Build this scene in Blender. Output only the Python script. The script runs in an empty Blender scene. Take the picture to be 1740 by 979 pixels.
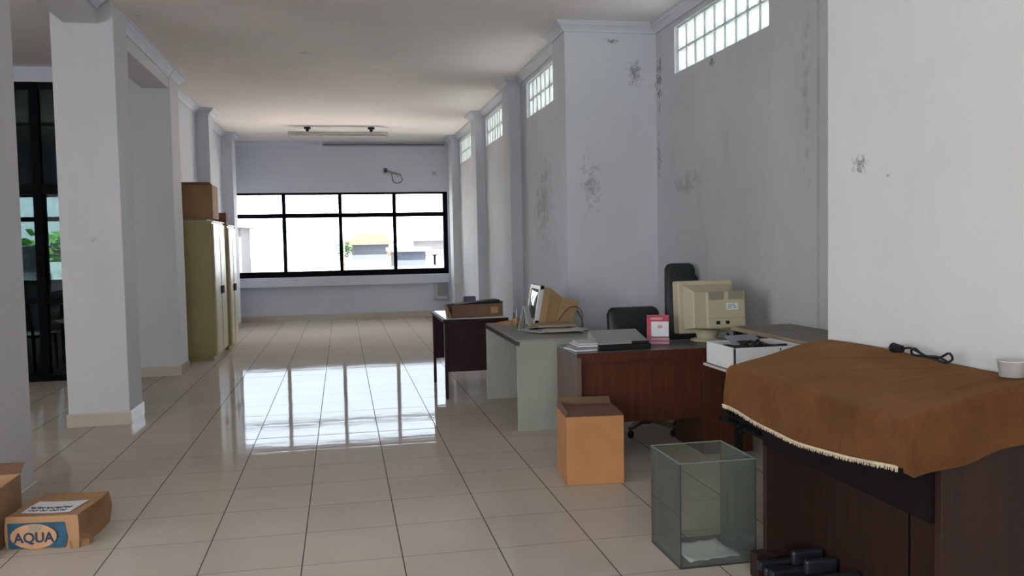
import bpy, bmesh, math, random
from mathutils import Vector, Matrix
random.seed(7)
S = bpy.context.scene
COL = S.collection
# ------------------------------------------------------------------ camera
YAW, PITCH, ROLL = 0.195023527, 0.0536527974, -0.0197667926
EYE = Vector((0, 0, 1.43584))
cy, sy, cp, sp = math.cos(YAW), math.sin(YAW), math.cos(PITCH), math.sin(PITCH)
fw = Vector((sy*cp, cy*cp, -sp)); rt = Vector((cy, -sy, 0)); up = rt.cross(fw)
c_, s_ = math.cos(ROLL), math.sin(ROLL)
r2 = c_*rt + s_*up; u2 = -s_*rt + c_*up
cam = bpy.data.cameras.new('camera'); cam.sensor_width = 36; cam.lens = 36*1454.9/1740
cam.clip_end = 500; cam.clip_start = 0.02
co = bpy.data.objects.new('camera', cam); COL.objects.link(co)
co.matrix_world = Matrix(((r2.x, u2.x, -fw.x, EYE.x), (r2.y, u2.y, -fw.y, EYE.y), (r2.z, u2.z, -fw.z, EYE.z), (0, 0, 0, 1)))
S.camera = co
# ------------------------------------------------------------------ light and exposure
S.view_settings.view_transform = 'Standard'; S.view_settings.look = 'None'
S.view_settings.gamma = 1; S.view_settings.use_curve_mapping = False
S.view_settings.exposure = 0.85
SKY = 6.0
w = bpy.data.worlds.new('world'); S.world = w; w.use_nodes = True
bg = w.node_tree.nodes['Background']; bg.inputs[0].default_value = (0.89, 0.93, 1.0, 1); bg.inputs[1].default_value = SKY
sun = bpy.data.lights.new('sun', 'SUN'); sun.energy = 44.0; sun.angle = 0.02; sun.color = (1, .95, .86)
so = bpy.data.objects.new('sun', sun); COL.objects.link(so)
so.rotation_euler = Vector((0.2, 0.5, -0.85)).to_track_quat('-Z', 'Y').to_euler()
def portal(name, loc, direction, sx, sz):
    l = bpy.data.lights.new(name, 'AREA'); l.shape = 'RECTANGLE'; l.size = sx; l.size_y = sz
    l.cycles.is_portal = True
    o = bpy.data.objects.new(name, l); COL.objects.link(o); o.location = loc
    o.rotation_euler = Vector(direction).to_track_quat('-Z', 'Z').to_euler()
portal('sky_portal_far', (0.03, 17.3, 1.64), (0, -1, 0), 4.3, 1.8)
portal('sky_portal_left', (-4.1, 17.3, 1.64), (0, -1, 0), 3.8, 1.8)
portal('sky_portal_back', (-2.0, -4.4, 1.65), (0, 1, 0), 4.4, 2.1)
portal('sky_portal_side', (-6.4, -.6, 1.65), (1, 0, 0), 3.4, 2.1)

# ------------------------------------------------------------------ helpers
def tag(o, label=None, cat=None, group=None, kind=None):
    if label: o['label'] = label
    if cat: o['category'] = cat
    if group: o['group'] = group
    if kind: o['kind'] = kind
    return o
def empty(name, loc, rz=0.0):
    o = bpy.data.objects.new(name, None); o.empty_display_size = .1
    o.location = loc; o.rotation_euler = (0, 0, rz); COL.objects.link(o); return o
class MB:
    def __init__(s): s.bm = bmesh.new()
    def box(s, a, b, M=None):
        x0, y0, z0 = a; x1, y1, z1 = b
        v = [s.bm.verts.new(p) for p in ((x0,y0,z0),(x1,y0,z0),(x1,y1,z0),(x0,y1,z0),(x0,y0,z1),(x1,y0,z1),(x1,y1,z1),(x0,y1,z1))]
        for f in ((0,3,2,1),(4,5,6,7),(0,1,5,4),(1,2,6,5),(2,3,7,6),(3,0,4,7)): s.bm.faces.new([v[i] for i in f])
        if M is not None: bmesh.ops.transform(s.bm, matrix=M, verts=v)
        return s
    def hexa(s, pts):   # 8 corner points, same order as box
        v = [s.bm.verts.new(p) for p in pts]
        for f in ((0,3,2,1),(4,5,6,7),(0,1,5,4),(1,2,6,5),(2,3,7,6),(3,0,4,7)): s.bm.faces.new([v[i] for i in f])
        return s
    def poly(s, pts):
        s.bm.faces.new([s.bm.verts.new(p) for p in pts]); return s
    def prism(s, pts, d, axis=1, off=0):   # 2D outline extruded along an axis
        def P(u, v, t): return {0: (t, u, v), 1: (u, t, v), 2: (u, v, t)}[axis]
        a = [s.bm.verts.new(P(u, v, off)) for u, v in pts]; b = [s.bm.verts.new(P(u, v, off+d)) for u, v in pts]
        n = len(pts); s.bm.faces.new(a[::-1]); s.bm.faces.new(b)
        for i in range(n): s.bm.faces.new((a[i], a[(i+1) % n], b[(i+1) % n], b[i]))
        return s
    def cyl(s, a, b, r, r1=None, n=20, caps=True):
        a = Vector(a); b = Vector(b); d = (b-a).normalized(); r1 = r if r1 is None else r1
        x = d.orthogonal().normalized(); y = d.cross(x)
        A = [s.bm.verts.new(a+r*(x*math.cos(t)+y*math.sin(t))) for t in [2*math.pi*i/n for i in range(n)]]
        B = [s.bm.verts.new(b+r1*(x*math.cos(t)+y*math.sin(t))) for t in [2*math.pi*i/n for i in range(n)]]
        for i in range(n): s.bm.faces.new((A[i], A[(i+1) % n], B[(i+1) % n], B[i]))
        if caps: s.bm.faces.new(A[::-1]); s.bm.faces.new(B)
        return s
    def tube(s, pts, r, n=8):
        pts = [Vector(p) for p in pts]; rings = []; prev = None
        for i, p in enumerate(pts):
            d = (pts[min(i+1, len(pts)-1)]-pts[max(i-1, 0)]).normalized()
            x = d.orthogonal().normalized() if prev is None else (prev-d*prev.dot(d)).normalized()
            prev = x; y = d.cross(x)
            rings.append([s.bm.verts.new(p+r*(x*math.cos(t)+y*math.sin(t))) for t in [2*math.pi*k/n for k in range(n)]])
        for A, B in zip(rings, rings[1:]):
            for k in range(n): s.bm.faces.new((A[k], A[(k+1) % n], B[(k+1) % n], B[k]))
        s.bm.faces.new(rings[0][::-1]); s.bm.faces.new(rings[-1]); return s
    def lathe(s, prof, n=28, c=(0, 0, 0)):
        R = [[s.bm.verts.new((c[0]+r*math.cos(2*math.pi*k/n), c[1]+r*math.sin(2*math.pi*k/n), c[2]+z)) for k in range(n)] for r, z in prof]
        for A, B in zip(R, R[1:]):
            for k in range(n): s.bm.faces.new((A[k], A[(k+1) % n], B[(k+1) % n], B[k]))
        return s
    def build(s, name, mat, parent=None, bevel=0, smooth=False, seg=2, M=None, sub=0):
        if M is not None: bmesh.ops.transform(s.bm, matrix=M, verts=s.bm.verts[:])
        bmesh.ops.recalc_face_normals(s.bm, faces=s.bm.faces[:])
        me = bpy.data.meshes.new(name); s.bm.to_mesh(me); s.bm.free()
        o = bpy.data.objects.new(name, me); COL.objects.link(o); me.materials.append(mat)
        if parent: o.parent = parent
        if bevel:
            m = o.modifiers.new('b', 'BEVEL'); m.width = bevel; m.segments = seg; m.limit_method = 'ANGLE'; m.angle_limit = .6
        if sub:
            m = o.modifiers.new('s', 'SUBSURF'); m.levels = sub; m.render_levels = sub
        if smooth or sub:
            for p in me.polygons: p.use_smooth = True
        return o
def smooth_path(pts, n=8):   # Catmull-Rom
    P = [Vector(p) for p in pts]; P = [P[0]]+P+[P[-1]]; out = []
    for i in range(1, len(P)-2):
        for k in range(n):
            t = k/n; a, b, c, d = P[i-1:i+3]
            out.append(.5*((2*b)+(c-a)*t+(2*a-5*b+4*c-d)*t*t+(3*b-a-3*c+d)*t**3))
    out.append(P[-2]); return out
def sweep(mb, path, prof):
    """open plan polyline, room on its left; profile = (offset into the room, z)"""
    P = [Vector((x, y)) for x, y in path]; R = []
    for i, p in enumerate(P):
        ns = []
        if i > 0: d = (P[i]-P[i-1]).normalized(); ns.append(Vector((-d.y, d.x)))
        if i < len(P)-1: d = (P[i+1]-P[i]).normalized(); ns.append(Vector((-d.y, d.x)))
        m = ns[0] if len(ns) == 1 else (ns[0]+ns[1])/(1+ns[0].dot(ns[1]))
        R.append([mb.bm.verts.new((p.x+m.x*o, p.y+m.y*o, z)) for o, z in prof])
    n = len(prof)
    for A, B in zip(R, R[1:]):
        for k in range(n): mb.bm.faces.new((A[k], A[(k+1) % n], B[(k+1) % n], B[k]))
    mb.bm.faces.new(R[0]); mb.bm.faces.new(R[-1][::-1])
def dup(o, parent=None):
    c = o.copy(); COL.objects.link(c)
    if parent: c.parent = parent
    for ch in list(o.children): dup(ch, c)
    return c

# ------------------------------------------------------------------ materials
def nodes(name):
    m = bpy.data.materials.new(name); m.use_nodes = True
    t = m.node_tree; return m, t, t.nodes['Principled BSDF']
def N(t, ty, **k):
    n = t.nodes.new(ty)
    for a, b in k.items(): setattr(n, a, b)
    return n
def math_(t, op, a, b=None, clamp=False):
    n = t.nodes.new('ShaderNodeMath'); n.operation = op; n.use_clamp = clamp
    for i, v in enumerate((a, b)):
        if v is None: continue
        if isinstance(v, (int, float)): n.inputs[i].default_value = v
        else: t.links.new(v, n.inputs[i])
    return n.outputs[0]
def ramp(t, fac, a, b, ca=(0,0,0,1), cb=(1,1,1,1)):
    r = t.nodes.new('ShaderNodeValToRGB'); t.links.new(fac, r.inputs[0])
    r.color_ramp.elements[0].position = a; r.color_ramp.elements[1].position = b
    r.color_ramp.elements[0].color = ca; r.color_ramp.elements[1].color = cb; return r.outputs[0]
def mix(t, fac, a, b, mode='MIX'):
    n = t.nodes.new('ShaderNodeMixRGB'); n.blend_type = mode
    for i, v in enumerate((fac, a, b)):
        if isinstance(v, (int, float)): n.inputs[i].default_value = v
        elif isinstance(v, tuple): n.inputs[i].default_value = v if len(v) == 4 else (*v, 1)
        else: t.links.new(v, n.inputs[i])
    return n.outputs[0]
def noise(t, scale, detail=4, coord=None, stretch=None, rough=.5):
    n = t.nodes.new('ShaderNodeTexNoise'); n.inputs['Scale'].default_value = scale; n.inputs['Detail'].default_value = detail
    n.inputs['Roughness'].default_value = rough
    if coord is None: coord = t.nodes.new('ShaderNodeTexCoord').outputs['Object']
    if stretch:
        mp = t.nodes.new('ShaderNodeMapping'); mp.inputs['Scale'].default_value = stretch; t.links.new(coord, mp.inputs[0]); coord = mp.outputs[0]
    t.links.new(coord, n.inputs['Vector']); return n.outputs['Fac']
def bump(t, p, h, strength=.2, dist=.01):
    b = t.nodes.new('ShaderNodeBump'); b.inputs['Strength'].default_value = strength; b.inputs['Distance'].default_value = dist
    t.links.new(h, b.inputs['Height']); t.links.new(b.outputs[0], p.inputs['Normal'])
def plain(name, col, rough=.5, metal=0, var=.12, scale=8, bmp=0, spec=.5, stretch=None):
    m, t, p = nodes(name)
    f = ramp(t, noise(t, scale, 5, stretch=stretch), .3, .7)
    c = mix(t, f, tuple(x*(1-var) for x in col), tuple(min(1, x*(1+var)) for x in col))
    t.links.new(c, p.inputs['Base Color']); p.inputs['Roughness'].default_value = rough; p.inputs['Metallic'].default_value = metal
    p.inputs['Specular IOR Level'].default_value = spec
    if bmp: bump(t, p, noise(t, scale*6, 3, stretch=stretch), bmp, .004)
    return m
def wood(name, c1, c2, rough=.35, stretch=(14, 14, 1.2), scale=2.2, spec=.5):
    m, t, p = nodes(name)
    n1 = noise(t, scale, 7, stretch=stretch, rough=.62)
    n2 = noise(t, scale*.5, 3, stretch=(2, 2, 1))
    c = mix(t, ramp(t, n1, .35, .68), c1, c2)
    c = mix(t, math_(t, 'MULTIPLY', n2, .35), c, tuple(x*.55 for x in c1))
    t.links.new(c, p.inputs['Base Color']); p.inputs['Roughness'].default_value = rough; p.inputs['Specular IOR Level'].default_value = spec
    return m
def paint(name, col, stains=(), grime=.25):
    """wall paint with soft blotches; stains = (centre, radii, darkness, noise scale)"""
    m, t, p = nodes(name)
    pos = t.nodes.new('ShaderNodeNewGeometry').outputs['Position']
    c = mix(t, ramp(t, noise(t, .9, 6, pos, (1, 1, .6), .6), .35, .75), tuple(x*(1-grime*.3) for x in col), col)
    c = mix(t, math_(t, 'MULTIPLY', ramp(t, noise(t, 3.5, 8, pos, (1, 1, .35), .7), .55, .8), grime*.45), c, tuple(x*.55 for x in col))
    for (ctr, rad, dark, sc) in stains:
        mp = t.nodes.new('ShaderNodeMapping'); mp.vector_type = 'POINT'
        mp.inputs['Scale'].default_value = [1/r for r in rad]; mp.inputs['Location'].default_value = [-a/r for a, r in zip(ctr, rad)]
        t.links.new(pos, mp.inputs[0])
        ln = t.nodes.new('ShaderNodeVectorMath'); ln.operation = 'LENGTH'; t.links.new(mp.outputs[0], ln.inputs[0])
        fall = math_(t, 'SUBTRACT', 1, ln.outputs['Value'], True)
        nz = noise(t, sc, 6, pos, None, .7)
        f = math_(t, 'MULTIPLY', ramp(t, math_(t, 'ADD', nz, math_(t, 'MULTIPLY', fall, .35)), .70, .84), math_(t, 'MULTIPLY', math_(t, 'POWER', fall, .4), dark*.75))
        c = mix(t, f, c, (.05, .05, .055))
    t.links.new(c, p.inputs['Base Color']); p.inputs['Roughness'].default_value = .75; p.inputs['Specular IOR Level'].default_value = .25
    bump(t, p, noise(t, 14, 5, pos, None, .6), .12, .006)
    return m
def thin_glass(name, tint=(1, 1, 1), refl=1.0, rough=0.0, dirt=0.0, ior=1.5):
    m, t, p = nodes(name); t.nodes.remove(p)
    out = t.nodes['Material Output']
    tr = N(t, 'ShaderNodeBsdfTransparent'); tr.inputs[0].default_value = (*tint, 1)
    gl = N(t, 'ShaderNodeBsdfGlossy'); gl.inputs['Roughness'].default_value = rough; gl.inputs[0].default_value = (.9, .95, .93, 1)
    fr = N(t, 'ShaderNodeFresnel'); fr.inputs[0].default_value = ior
    mx = N(t, 'ShaderNodeMixShader'); t.links.new(math_(t, 'MULTIPLY', fr.outputs[0], refl, True), mx.inputs[0])
    t.links.new(tr.outputs[0], mx.inputs[1]); t.links.new(gl.outputs[0], mx.inputs[2]); last = mx.outputs[0]
    if dirt:
        d = N(t, 'ShaderNodeBsdfDiffuse'); d.inputs[0].default_value = (.62, .66, .58, 1)
        m2 = N(t, 'ShaderNodeMixShader'); t.links.new(math_(t, 'MULTIPLY', ramp(t, noise(t, 1.5, 3), .0, .8), dirt), m2.inputs[0])
        t.links.new(last, m2.inputs[1]); t.links.new(d.outputs[0], m2.inputs[2]); last = m2.outputs[0]
    t.links.new(last, out.inputs[0]); return m

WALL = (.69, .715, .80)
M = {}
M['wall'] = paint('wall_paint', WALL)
STAINS = [
    ((2.72, 7.68, 2.98), (.16, .3, .28), .75, 22), ((2.5, 7.68, 3.27), (.14, .3, .05), 1.0, 40), ((2.28, 7.68, 1.95), (.2, .3, .5), .55, 16),
    ((2.93, 7.6, 2.9), (.08, .16, .6), 1.0, 24), ((2.93, 7.62, 2.2), (.08, .1, .5), .6, 24), ((2.93, 6.45, 2.84), (.1, .12, .08), 1.0, 34),
    ((2.93, 5.0, 2.3), (.1, .12, 1.2), .4, 14), ((2.93, 7.0, 1.9), (.1, .6, .3), .35, 12), ((2.19, 9.2, 1.9), (.1, .9, 1.0), .4, 9),
    ((2.05, 3.12, 1.72), (.2, .1, .08), 1.0, 38), ((2.05, 2.94, 1.66), (.2, .03, .02), 1.0, 60)]
M['wall_right'] = paint('pier_paint_skylit_stained', (.655, .67, .705), STAINS, .5)  # stains, plus the blue cast of the window sky put into the colour
M['wall_bay'] = paint('bay_paint_shaded_dirty', (.60, .605, .61), STAINS, .6)  # dirt, plus the shade of the recess painted in as a darker tone
M['wall_near'] = paint('near_wall_paint_lit', (.69, .685, .675), STAINS, .35)  # lighter, warmer copy of the wall paint; the light here is in its colour
M['ceiling'] = paint('ceiling_paint', (.89, .825, .80), [((.15, 5.9, 3.43), (.12, .09, .2), .8, 30), ((-.3, 9.2, 3.43), (.2, .12, .2), .35, 12), ((-1.62, 7.9, 3.43), (.14, .05, .3), 1.0, 8)], .25)
M['column'] = paint('column_paint', (.70, .695, .71), [((-1.98, 7.47, 1.52), (.10, .2, .07), .3, 60), ((-1.80, 7.47, 3.43), (.10, .3, .06), .8, 14)], .3)
M['black_frame'] = plain('black_aluminium', (.005, .0055, .007), .6, .0, .2, spec=.05)
M['glass'] = thin_glass('window_glass', (.96, .98, .98))
M['dark_glass'] = thin_glass('tinted_glass', (.19, .23, .225), .08)
M['tank_glass'] = thin_glass('aquarium_glass', (.93, .95, .92), 1.0, .02, .085)
M['tank_edge'] = plain('glass_edge', (.20, .225, .20), .3, 0, .1)
M['seal'] = plain('black_sealant', (.03, .035, .033), .5)
M['white_paper'] = plain('white_paper', (.72, .73, .74), .7, 0, .06, 30)
M['baseboard'] = plain('cream_skirting_tile', (.56, .50, .40), .12, 0, .06, 3)
M['card'] = plain('cardboard', (.36, .20, .092), .8, 0, .14, 5, .15)
M['card_orange'] = plain('orange_cardboard', (.50, .23, .085), .75, 0, .12, 4, .1)
M['card_dark'] = plain('dark_cardboard', (.16, .085, .05), .85, 0, .2, 5, .1)
M['wood_brown'] = wood('brown_desk_laminate', (.075, .022, .010), (.12, .036, .016), .42, spec=.35)
M['wood_side'] = wood('dusty_brown_panel', (.15, .10, .085), (.19, .13, .11), .5)
M['wood_dark'] = wood('dark_red_panel', (.024, .006, .006), (.036, .010, .010), .5, spec=.2)
M['organ_wood'] = wood('organ_walnut', (.024, .010, .007), (.044, .018, .012), .55, (10, 10, 1), spec=.3)
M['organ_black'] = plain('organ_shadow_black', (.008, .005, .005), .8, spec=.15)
M['pedal'] = plain('pedal_black', (.02, .022, .026), .35)
M['white_lam'] = plain('white_laminate', (.66, .70, .66), .3, 0, .05)
M['green_grey'] = plain('grey_green_laminate', (.35, .36, .30), .45, 0, .12, 2.5, spec=.3)
M['green_top'] = plain('dusty_grey_top', (.27, .265, .235), .55, 0, .15, 4)
M['edge_dark'] = plain('dark_edge_band', (.05, .045, .04), .5)
M['desk_top'] = plain('dark_grey_desktop', (.10, .10, .095), .35, 0, .2, 4)
M['beige'] = plain('beige_plastic', (.50, .45, .30), .5, 0, .05, 3)
M['beige_dark'] = plain('beige_vent', (.25, .235, .17), .6, 0, .1, 60)
M['yellowed'] = plain('yellowed_plastic', (.36, .225, .105), .55, 0, .1, 3)
M['screen'] = plain('screen_glass', (.10, .11, .12), .06)
M['black'] = plain('black_plastic', (.010, .011, .013), .5, spec=.3)
M['leather'] = plain('black_leatherette', (.014, .02, .02), .42, 0, .2, 10, .3)
M['brass'] = plain('worn_brass_metal', (.16, .12, .07), .4, .6)
M['chrome'] = plain('dull_chrome', (.4, .4, .4), .3, .9)
M['yellow_steel'] = plain('yellow_cabinet_steel', (.40, .335, .13), .42, 0, .06, 2)
M['cream_steel'] = plain('cream_cabinet_door', (.52, .47, .31), .35, 0, .06, 2)
M['rust'] = plain('rusty_edge', (.16, .09, .05), .7, 0, .3, 20)
M['red'] = plain('calendar_red', (.42, .02, .06), .4, 0, .2, 30)
M['pink'] = plain('calendar_pink', (.62, .25, .3), .5, 0, .2, 30)
M['white'] = plain('white_board', (.74, .76, .74), .5, 0, .05, 5)
M['offwhite'] = plain('offwhite_plastic', (.55, .54, .5), .4, 0, .06, 5)
M['grey_lid'] = plain('grey_lid', (.27, .275, .25), .3, 0, .12, 6)
M['slab'] = plain('grey_brown_board', (.17, .155, .12), .5, 0, .12, 6)
M['slab_edge'] = plain('tan_board_edge', (.33, .27, .18), .6)
M['teal'] = plain('teal_plastic', (.03, .12, .13), .4)
M['blue_print'] = plain('blue_print', (.012, .075, .13), .6, 0, .35, 18)
M['navy'] = plain('navy_print', (.012, .03, .08), .6, 0, .3, 30)
M['tan_print'] = plain('tan_print', (.48, .26, .13), .7, 0, .15, 14)
M['ink'] = plain('ink', (.03, .035, .06), .6)
M['purple'] = plain('purple_box_print', (.075, .055, .12), .5, 0, .5, 60)
M['orange_wood'] = wood('varnished_orange_wood', (.28, .10, .03), (.38, .15, .05), .3)
M['grey_metal'] = plain('grey_metal', (.3, .31, .33), .5, .2)
M['fringe'] = plain('cream_fringe', (.62, .52, .36), .9, 0, .2, 40)
M['leaf'] = plain('tree_leaves', (.10, .26, .05), .8, 0, .5, 3)
M['dark_leaf'] = plain('dark_tree_leaves', (.018, .045, .008), .8, 0, .5, 3)
M['bark'] = plain('tree_bark', (.12, .08, .05), .9)

# towel-like brown cloth
def velour():
    m, t, p = nodes('brown_velour')
    n1 = noise(t, 4, 6, None, (1, 1, 1), .65); n2 = noise(t, 26, 4, None, None, .7)
    c = mix(t, ramp(t, n1, .35, .7), (.085, .034, .012), (.15, .06, .02))
    c = mix(t, math_(t, 'MULTIPLY', ramp(t, n2, .5, .75), .3), c, (.05, .02, .009))
    t.links.new(c, p.inputs['Base Color']); p.inputs['Roughness'].default_value = .95; p.inputs['Specular IOR Level'].default_value = .1
    p.inputs['Sheen Weight'].default_value = .25; p.inputs['Sheen Roughness'].default_value = .6; p.inputs['Sheen Tint'].default_value = (.6, .35, .15, 1)
    bump(t, p, noise(t, 120, 3), .35, .003); return m
M['velour'] = velour()

# polished ceramic floor tiles, 45 cm
def floor_mat():
    m, t, p = nodes('polished_cream_tiles')
    pos = t.nodes.new('ShaderNodeNewGeometry').outputs['Position']
    sx = t.nodes.new('ShaderNodeSeparateXYZ'); t.links.new(pos, sx.inputs[0])
    T = .45
    def cell(o, off):
        u = math_(t, 'DIVIDE', math_(t, 'SUBTRACT', o, off), T)
        fr = math_(t, 'FRACT', math_(t, 'ADD', u, 100.0)); fl = math_(t, 'FLOOR', u)
        d = math_(t, 'MINIMUM', fr, math_(t, 'SUBTRACT', 1.0, fr)); return d, fl
    dx, fx = cell(sx.outputs[0], -1.11753); dy, fy = cell(sx.outputs[1], 4.34663)
    gx = math_(t, 'LESS_THAN', dx, .0065); gy = math_(t, 'LESS_THAN', dy, .0055)
    g = math_(t, 'MAXIMUM', gx, math_(t, 'MULTIPLY', gy, .75))
    cv = t.nodes.new('ShaderNodeCombineXYZ'); t.links.new(fx, cv.inputs[0]); t.links.new(fy, cv.inputs[1])
    wn = t.nodes.new('ShaderNodeTexWhiteNoise'); wn.noise_dimensions = '3D'; t.links.new(cv.outputs[0], wn.inputs['Vector'])
    base = mix(t, wn.outputs['Value'], (.545, .48, .40), (.585, .515, .43))
    base = mix(t, math_(t, 'MULTIPLY', ramp(t, noise(t, 1.3, 6, pos, None, .65), .5, .8), .25), base, (.36, .32, .27))
    base = mix(t, g, base, (.085, .07, .055))
    t.links.new(base, p.inputs['Base Color'])
    df = N(t, 'ShaderNodeBsdfDiffuse'); t.links.new(base, df.inputs[0])
    gs = N(t, 'ShaderNodeBsdfGlossy'); gs.inputs[0].default_value = (.86, .93, 1, 1); fr_ = N(t, 'ShaderNodeFresnel'); fr_.inputs[0].default_value = 1.6
    rg = math_(t, 'ADD', math_(t, 'MULTIPLY', noise(t, 2.0, 5, pos), .04), math_(t, 'MULTIPLY', g, .5))
    # roughness is lifted evenly over the whole floor
    t.links.new(math_(t, 'ADD', rg, .03), gs.inputs['Roughness'])
    # pillowed, slightly uneven tiles
    edge = math_(t, 'MINIMUM', math_(t, 'MULTIPLY', math_(t, 'MINIMUM', dx, dy), 8.0), 1.0)
    h = math_(t, 'ADD', math_(t, 'MULTIPLY', math_(t, 'POWER', edge, .5), .5), math_(t, 'MULTIPLY', noise(t, 3.0, 2, pos), 1.2))
    h2 = math_(t, 'ADD', h, math_(t, 'MULTIPLY', noise(t, 9, 2, pos, (.35, 1.8, 1)), .30))
    tiltx = math_(t, 'MULTIPLY', math_(t, 'SUBTRACT', wn.outputs['Value'], .5), math_(t, 'MULTIPLY', sx.outputs[1], 0.0))
    bump(t, p, math_(t, 'ADD', h2, tiltx), .10, .006)
    nrm = p.inputs['Normal'].links[0].from_socket; t.links.new(nrm, gs.inputs['Normal'])
    t.nodes.remove(p); mx = N(t, 'ShaderNodeMixShader')
    t.links.new(math_(t, 'MULTIPLY', math_(t, 'MINIMUM', math_(t, 'MULTIPLY', fr_.outputs[0], .9), .105), math_(t, 'SUBTRACT', 1.0, math_(t, 'MULTIPLY', g, .6))), mx.inputs[0])
    t.links.new(df.outputs[0], mx.inputs[1]); t.links.new(gs.outputs[0], mx.inputs[2]); t.links.new(mx.outputs[0], t.nodes['Material Output'].inputs[0])
    return m
M['floor'] = floor_mat()

def glass_block():
    m, t, p = nodes('glass_block'); t.nodes.remove(p)
    out = t.nodes['Material Output']
    tl = N(t, 'ShaderNodeBsdfTranslucent'); tl.inputs[0].default_value = (.9, .94, .92, 1)
    tr = N(t, 'ShaderNodeBsdfTransparent')
    co_ = t.nodes.new('ShaderNodeTexCoord').outputs['Object']
    wv = t.nodes.new('ShaderNodeTexWave'); wv.bands_direction = 'Y'; wv.inputs['Scale'].default_value = 5; wv.inputs['Distortion'].default_value = 1.2; t.links.new(co_, wv.inputs[0])
    t.links.new(mix(t, wv.outputs['Fac'], (.9, .93, .92), (.42, .47, .46)), tr.inputs[0])
    gl = N(t, 'ShaderNodeBsdfGlossy'); gl.inputs['Roughness'].default_value = .15
    m1 = N(t, 'ShaderNodeMixShader'); m1.inputs[0].default_value = .65; t.links.new(tl.outputs[0], m1.inputs[1]); t.links.new(tr.outputs[0], m1.inputs[2])
    fr = N(t, 'ShaderNodeFresnel'); fr.inputs[0].default_value = 1.45
    m2 = N(t, 'ShaderNodeMixShader'); t.links.new(fr.outputs[0], m2.inputs[0]); t.links.new(m1.outputs[0], m2.inputs[1]); t.links.new(gl.outputs[0], m2.inputs[2])
    t.links.new(m2.outputs[0], out.inputs[0]); return m
M['glass_block'] = glass_block()
M['mortar'] = plain('pale_mortar', (.50, .51, .48), .8)

# ================================================================== THE SETTING
ZC = 3.43
def struct(o, label=None): o['kind'] = 'structure'; return o
struct(MB().box((-6.3, -4.3, -.2), (3.2, 17.2, 0)).build('floor', M['floor']))
struct(MB().box((-6.3, -4.3, ZC), (3.2, 17.2, ZC+.2)).build('ceiling', M['ceiling']))
def slab_holes(mb, axis, a0, a1, u0, u1, holes):
    """wall slab: thickness a0..a1 along axis (0 = x, 1 = y), running u0..u1, z 0..ZC"""
    def bx(ua, ub, za, zb):
        if ub-ua < 1e-4 or zb-za < 1e-4: return
        if axis == 0: mb.box((a0, ua, za), (a1, ub, zb))
        else: mb.box((ua, a0, za), (ub, a1, zb))
    u = u0
    for (ha, hb, za, zb) in sorted(holes):
        bx(u, ha, 0, ZC); bx(ha, hb, 0, za); bx(ha, hb, zb, ZC); u = hb
    bx(u, u1, 0, ZC)
ZB0, ZB1 = 2.89, 3.30
BLK = [(8.18, 9.98), (11.1, 12.9), (14.02, 15.82)]
PIER = [(7.68, 8.13), (10.35, 10.80), (13.03, 13.48), (15.95, 16.4)]
BAYBLK = (5.52, 7.23)
XW, XP, XB, XN, YN = 2.19, 2.05, 2.93, 2.05, 3.35
r = MB()
slab_holes(r, 0, XW, XW+.14, 8.0, 17.0, [(a, b, ZB0, ZB1) for a, b in BLK])
for i, (a, b) in enumerate(PIER):
    r.box((XP, a, 0), (XB+.14 if i == 0 else XW+.02, b, ZC))
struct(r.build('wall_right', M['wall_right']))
r = MB()
slab_holes(r, 0, XB, XB+.14, YN, 7.68, [(*BAYBLK, ZB0, ZB1)])
r.box((XB-.02, 4.88, 0), (XB+.01, 5.38, ZC))
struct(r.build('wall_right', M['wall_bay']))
r = MB(); r.box((XN, -4.0, 0), (3.07, YN, ZC))
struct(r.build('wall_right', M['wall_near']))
# left run of wall with half columns beyond the third column
l = MB(); l.box((-2.14, 10.7, 0), (-2.0, 17.0, ZC))
LC = [(12.98, 13.45), (15.62, 16.08)]
for a, b in LC: l.box((-2.05, a, 0), (-1.82, b, ZC))
l.box((-6.14, -4.0, 0), (-6.0, -2.2, ZC)); l.box((-6.14, 1.0, 0), (-6.0, 17.0, ZC)); l.box((-6.14, -2.2, 0), (-6.0, 1.0, .6)); l.box((-6.14, -2.2, 2.7), (-6.0, 1.0, ZC))
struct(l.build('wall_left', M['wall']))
f = MB(); slab_holes(f, 1, 17.0, 17.16, -6.14, XW+.14, [(-5.95, -2.2, .84, 2.46), (-2.0, 2.08, .84, 2.46)])
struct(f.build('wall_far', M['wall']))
b = MB(); slab_holes(b, 1, -4.14, -4.0, -6.14, 3.07, [(-4.2, .2, .6, 2.7)])
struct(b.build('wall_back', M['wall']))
# free-standing columns
def column(x0, y0, x1, y1):
    return struct(MB().box((x0, y0, 0), (x1, y1, ZC)).build('column', M['column'], bevel=.006))
cs = [(-2.27, 4.85, -1.79, 5.35), (-2.22, 7.47, -1.75, 7.92), (-2.34, 10.2, -1.83, 10.7)]
for c in cs: column(*c)
struct(MB().box((-2.12, 5.35, 3.25), (-1.86, 7.47, ZC)).box((-2.12, 7.95, 3.22), (-1.84, 10.2, ZC)).box((-2.12, -4, 3.25), (-1.86, 4.85, ZC)).build('beam', M['column']))
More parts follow.
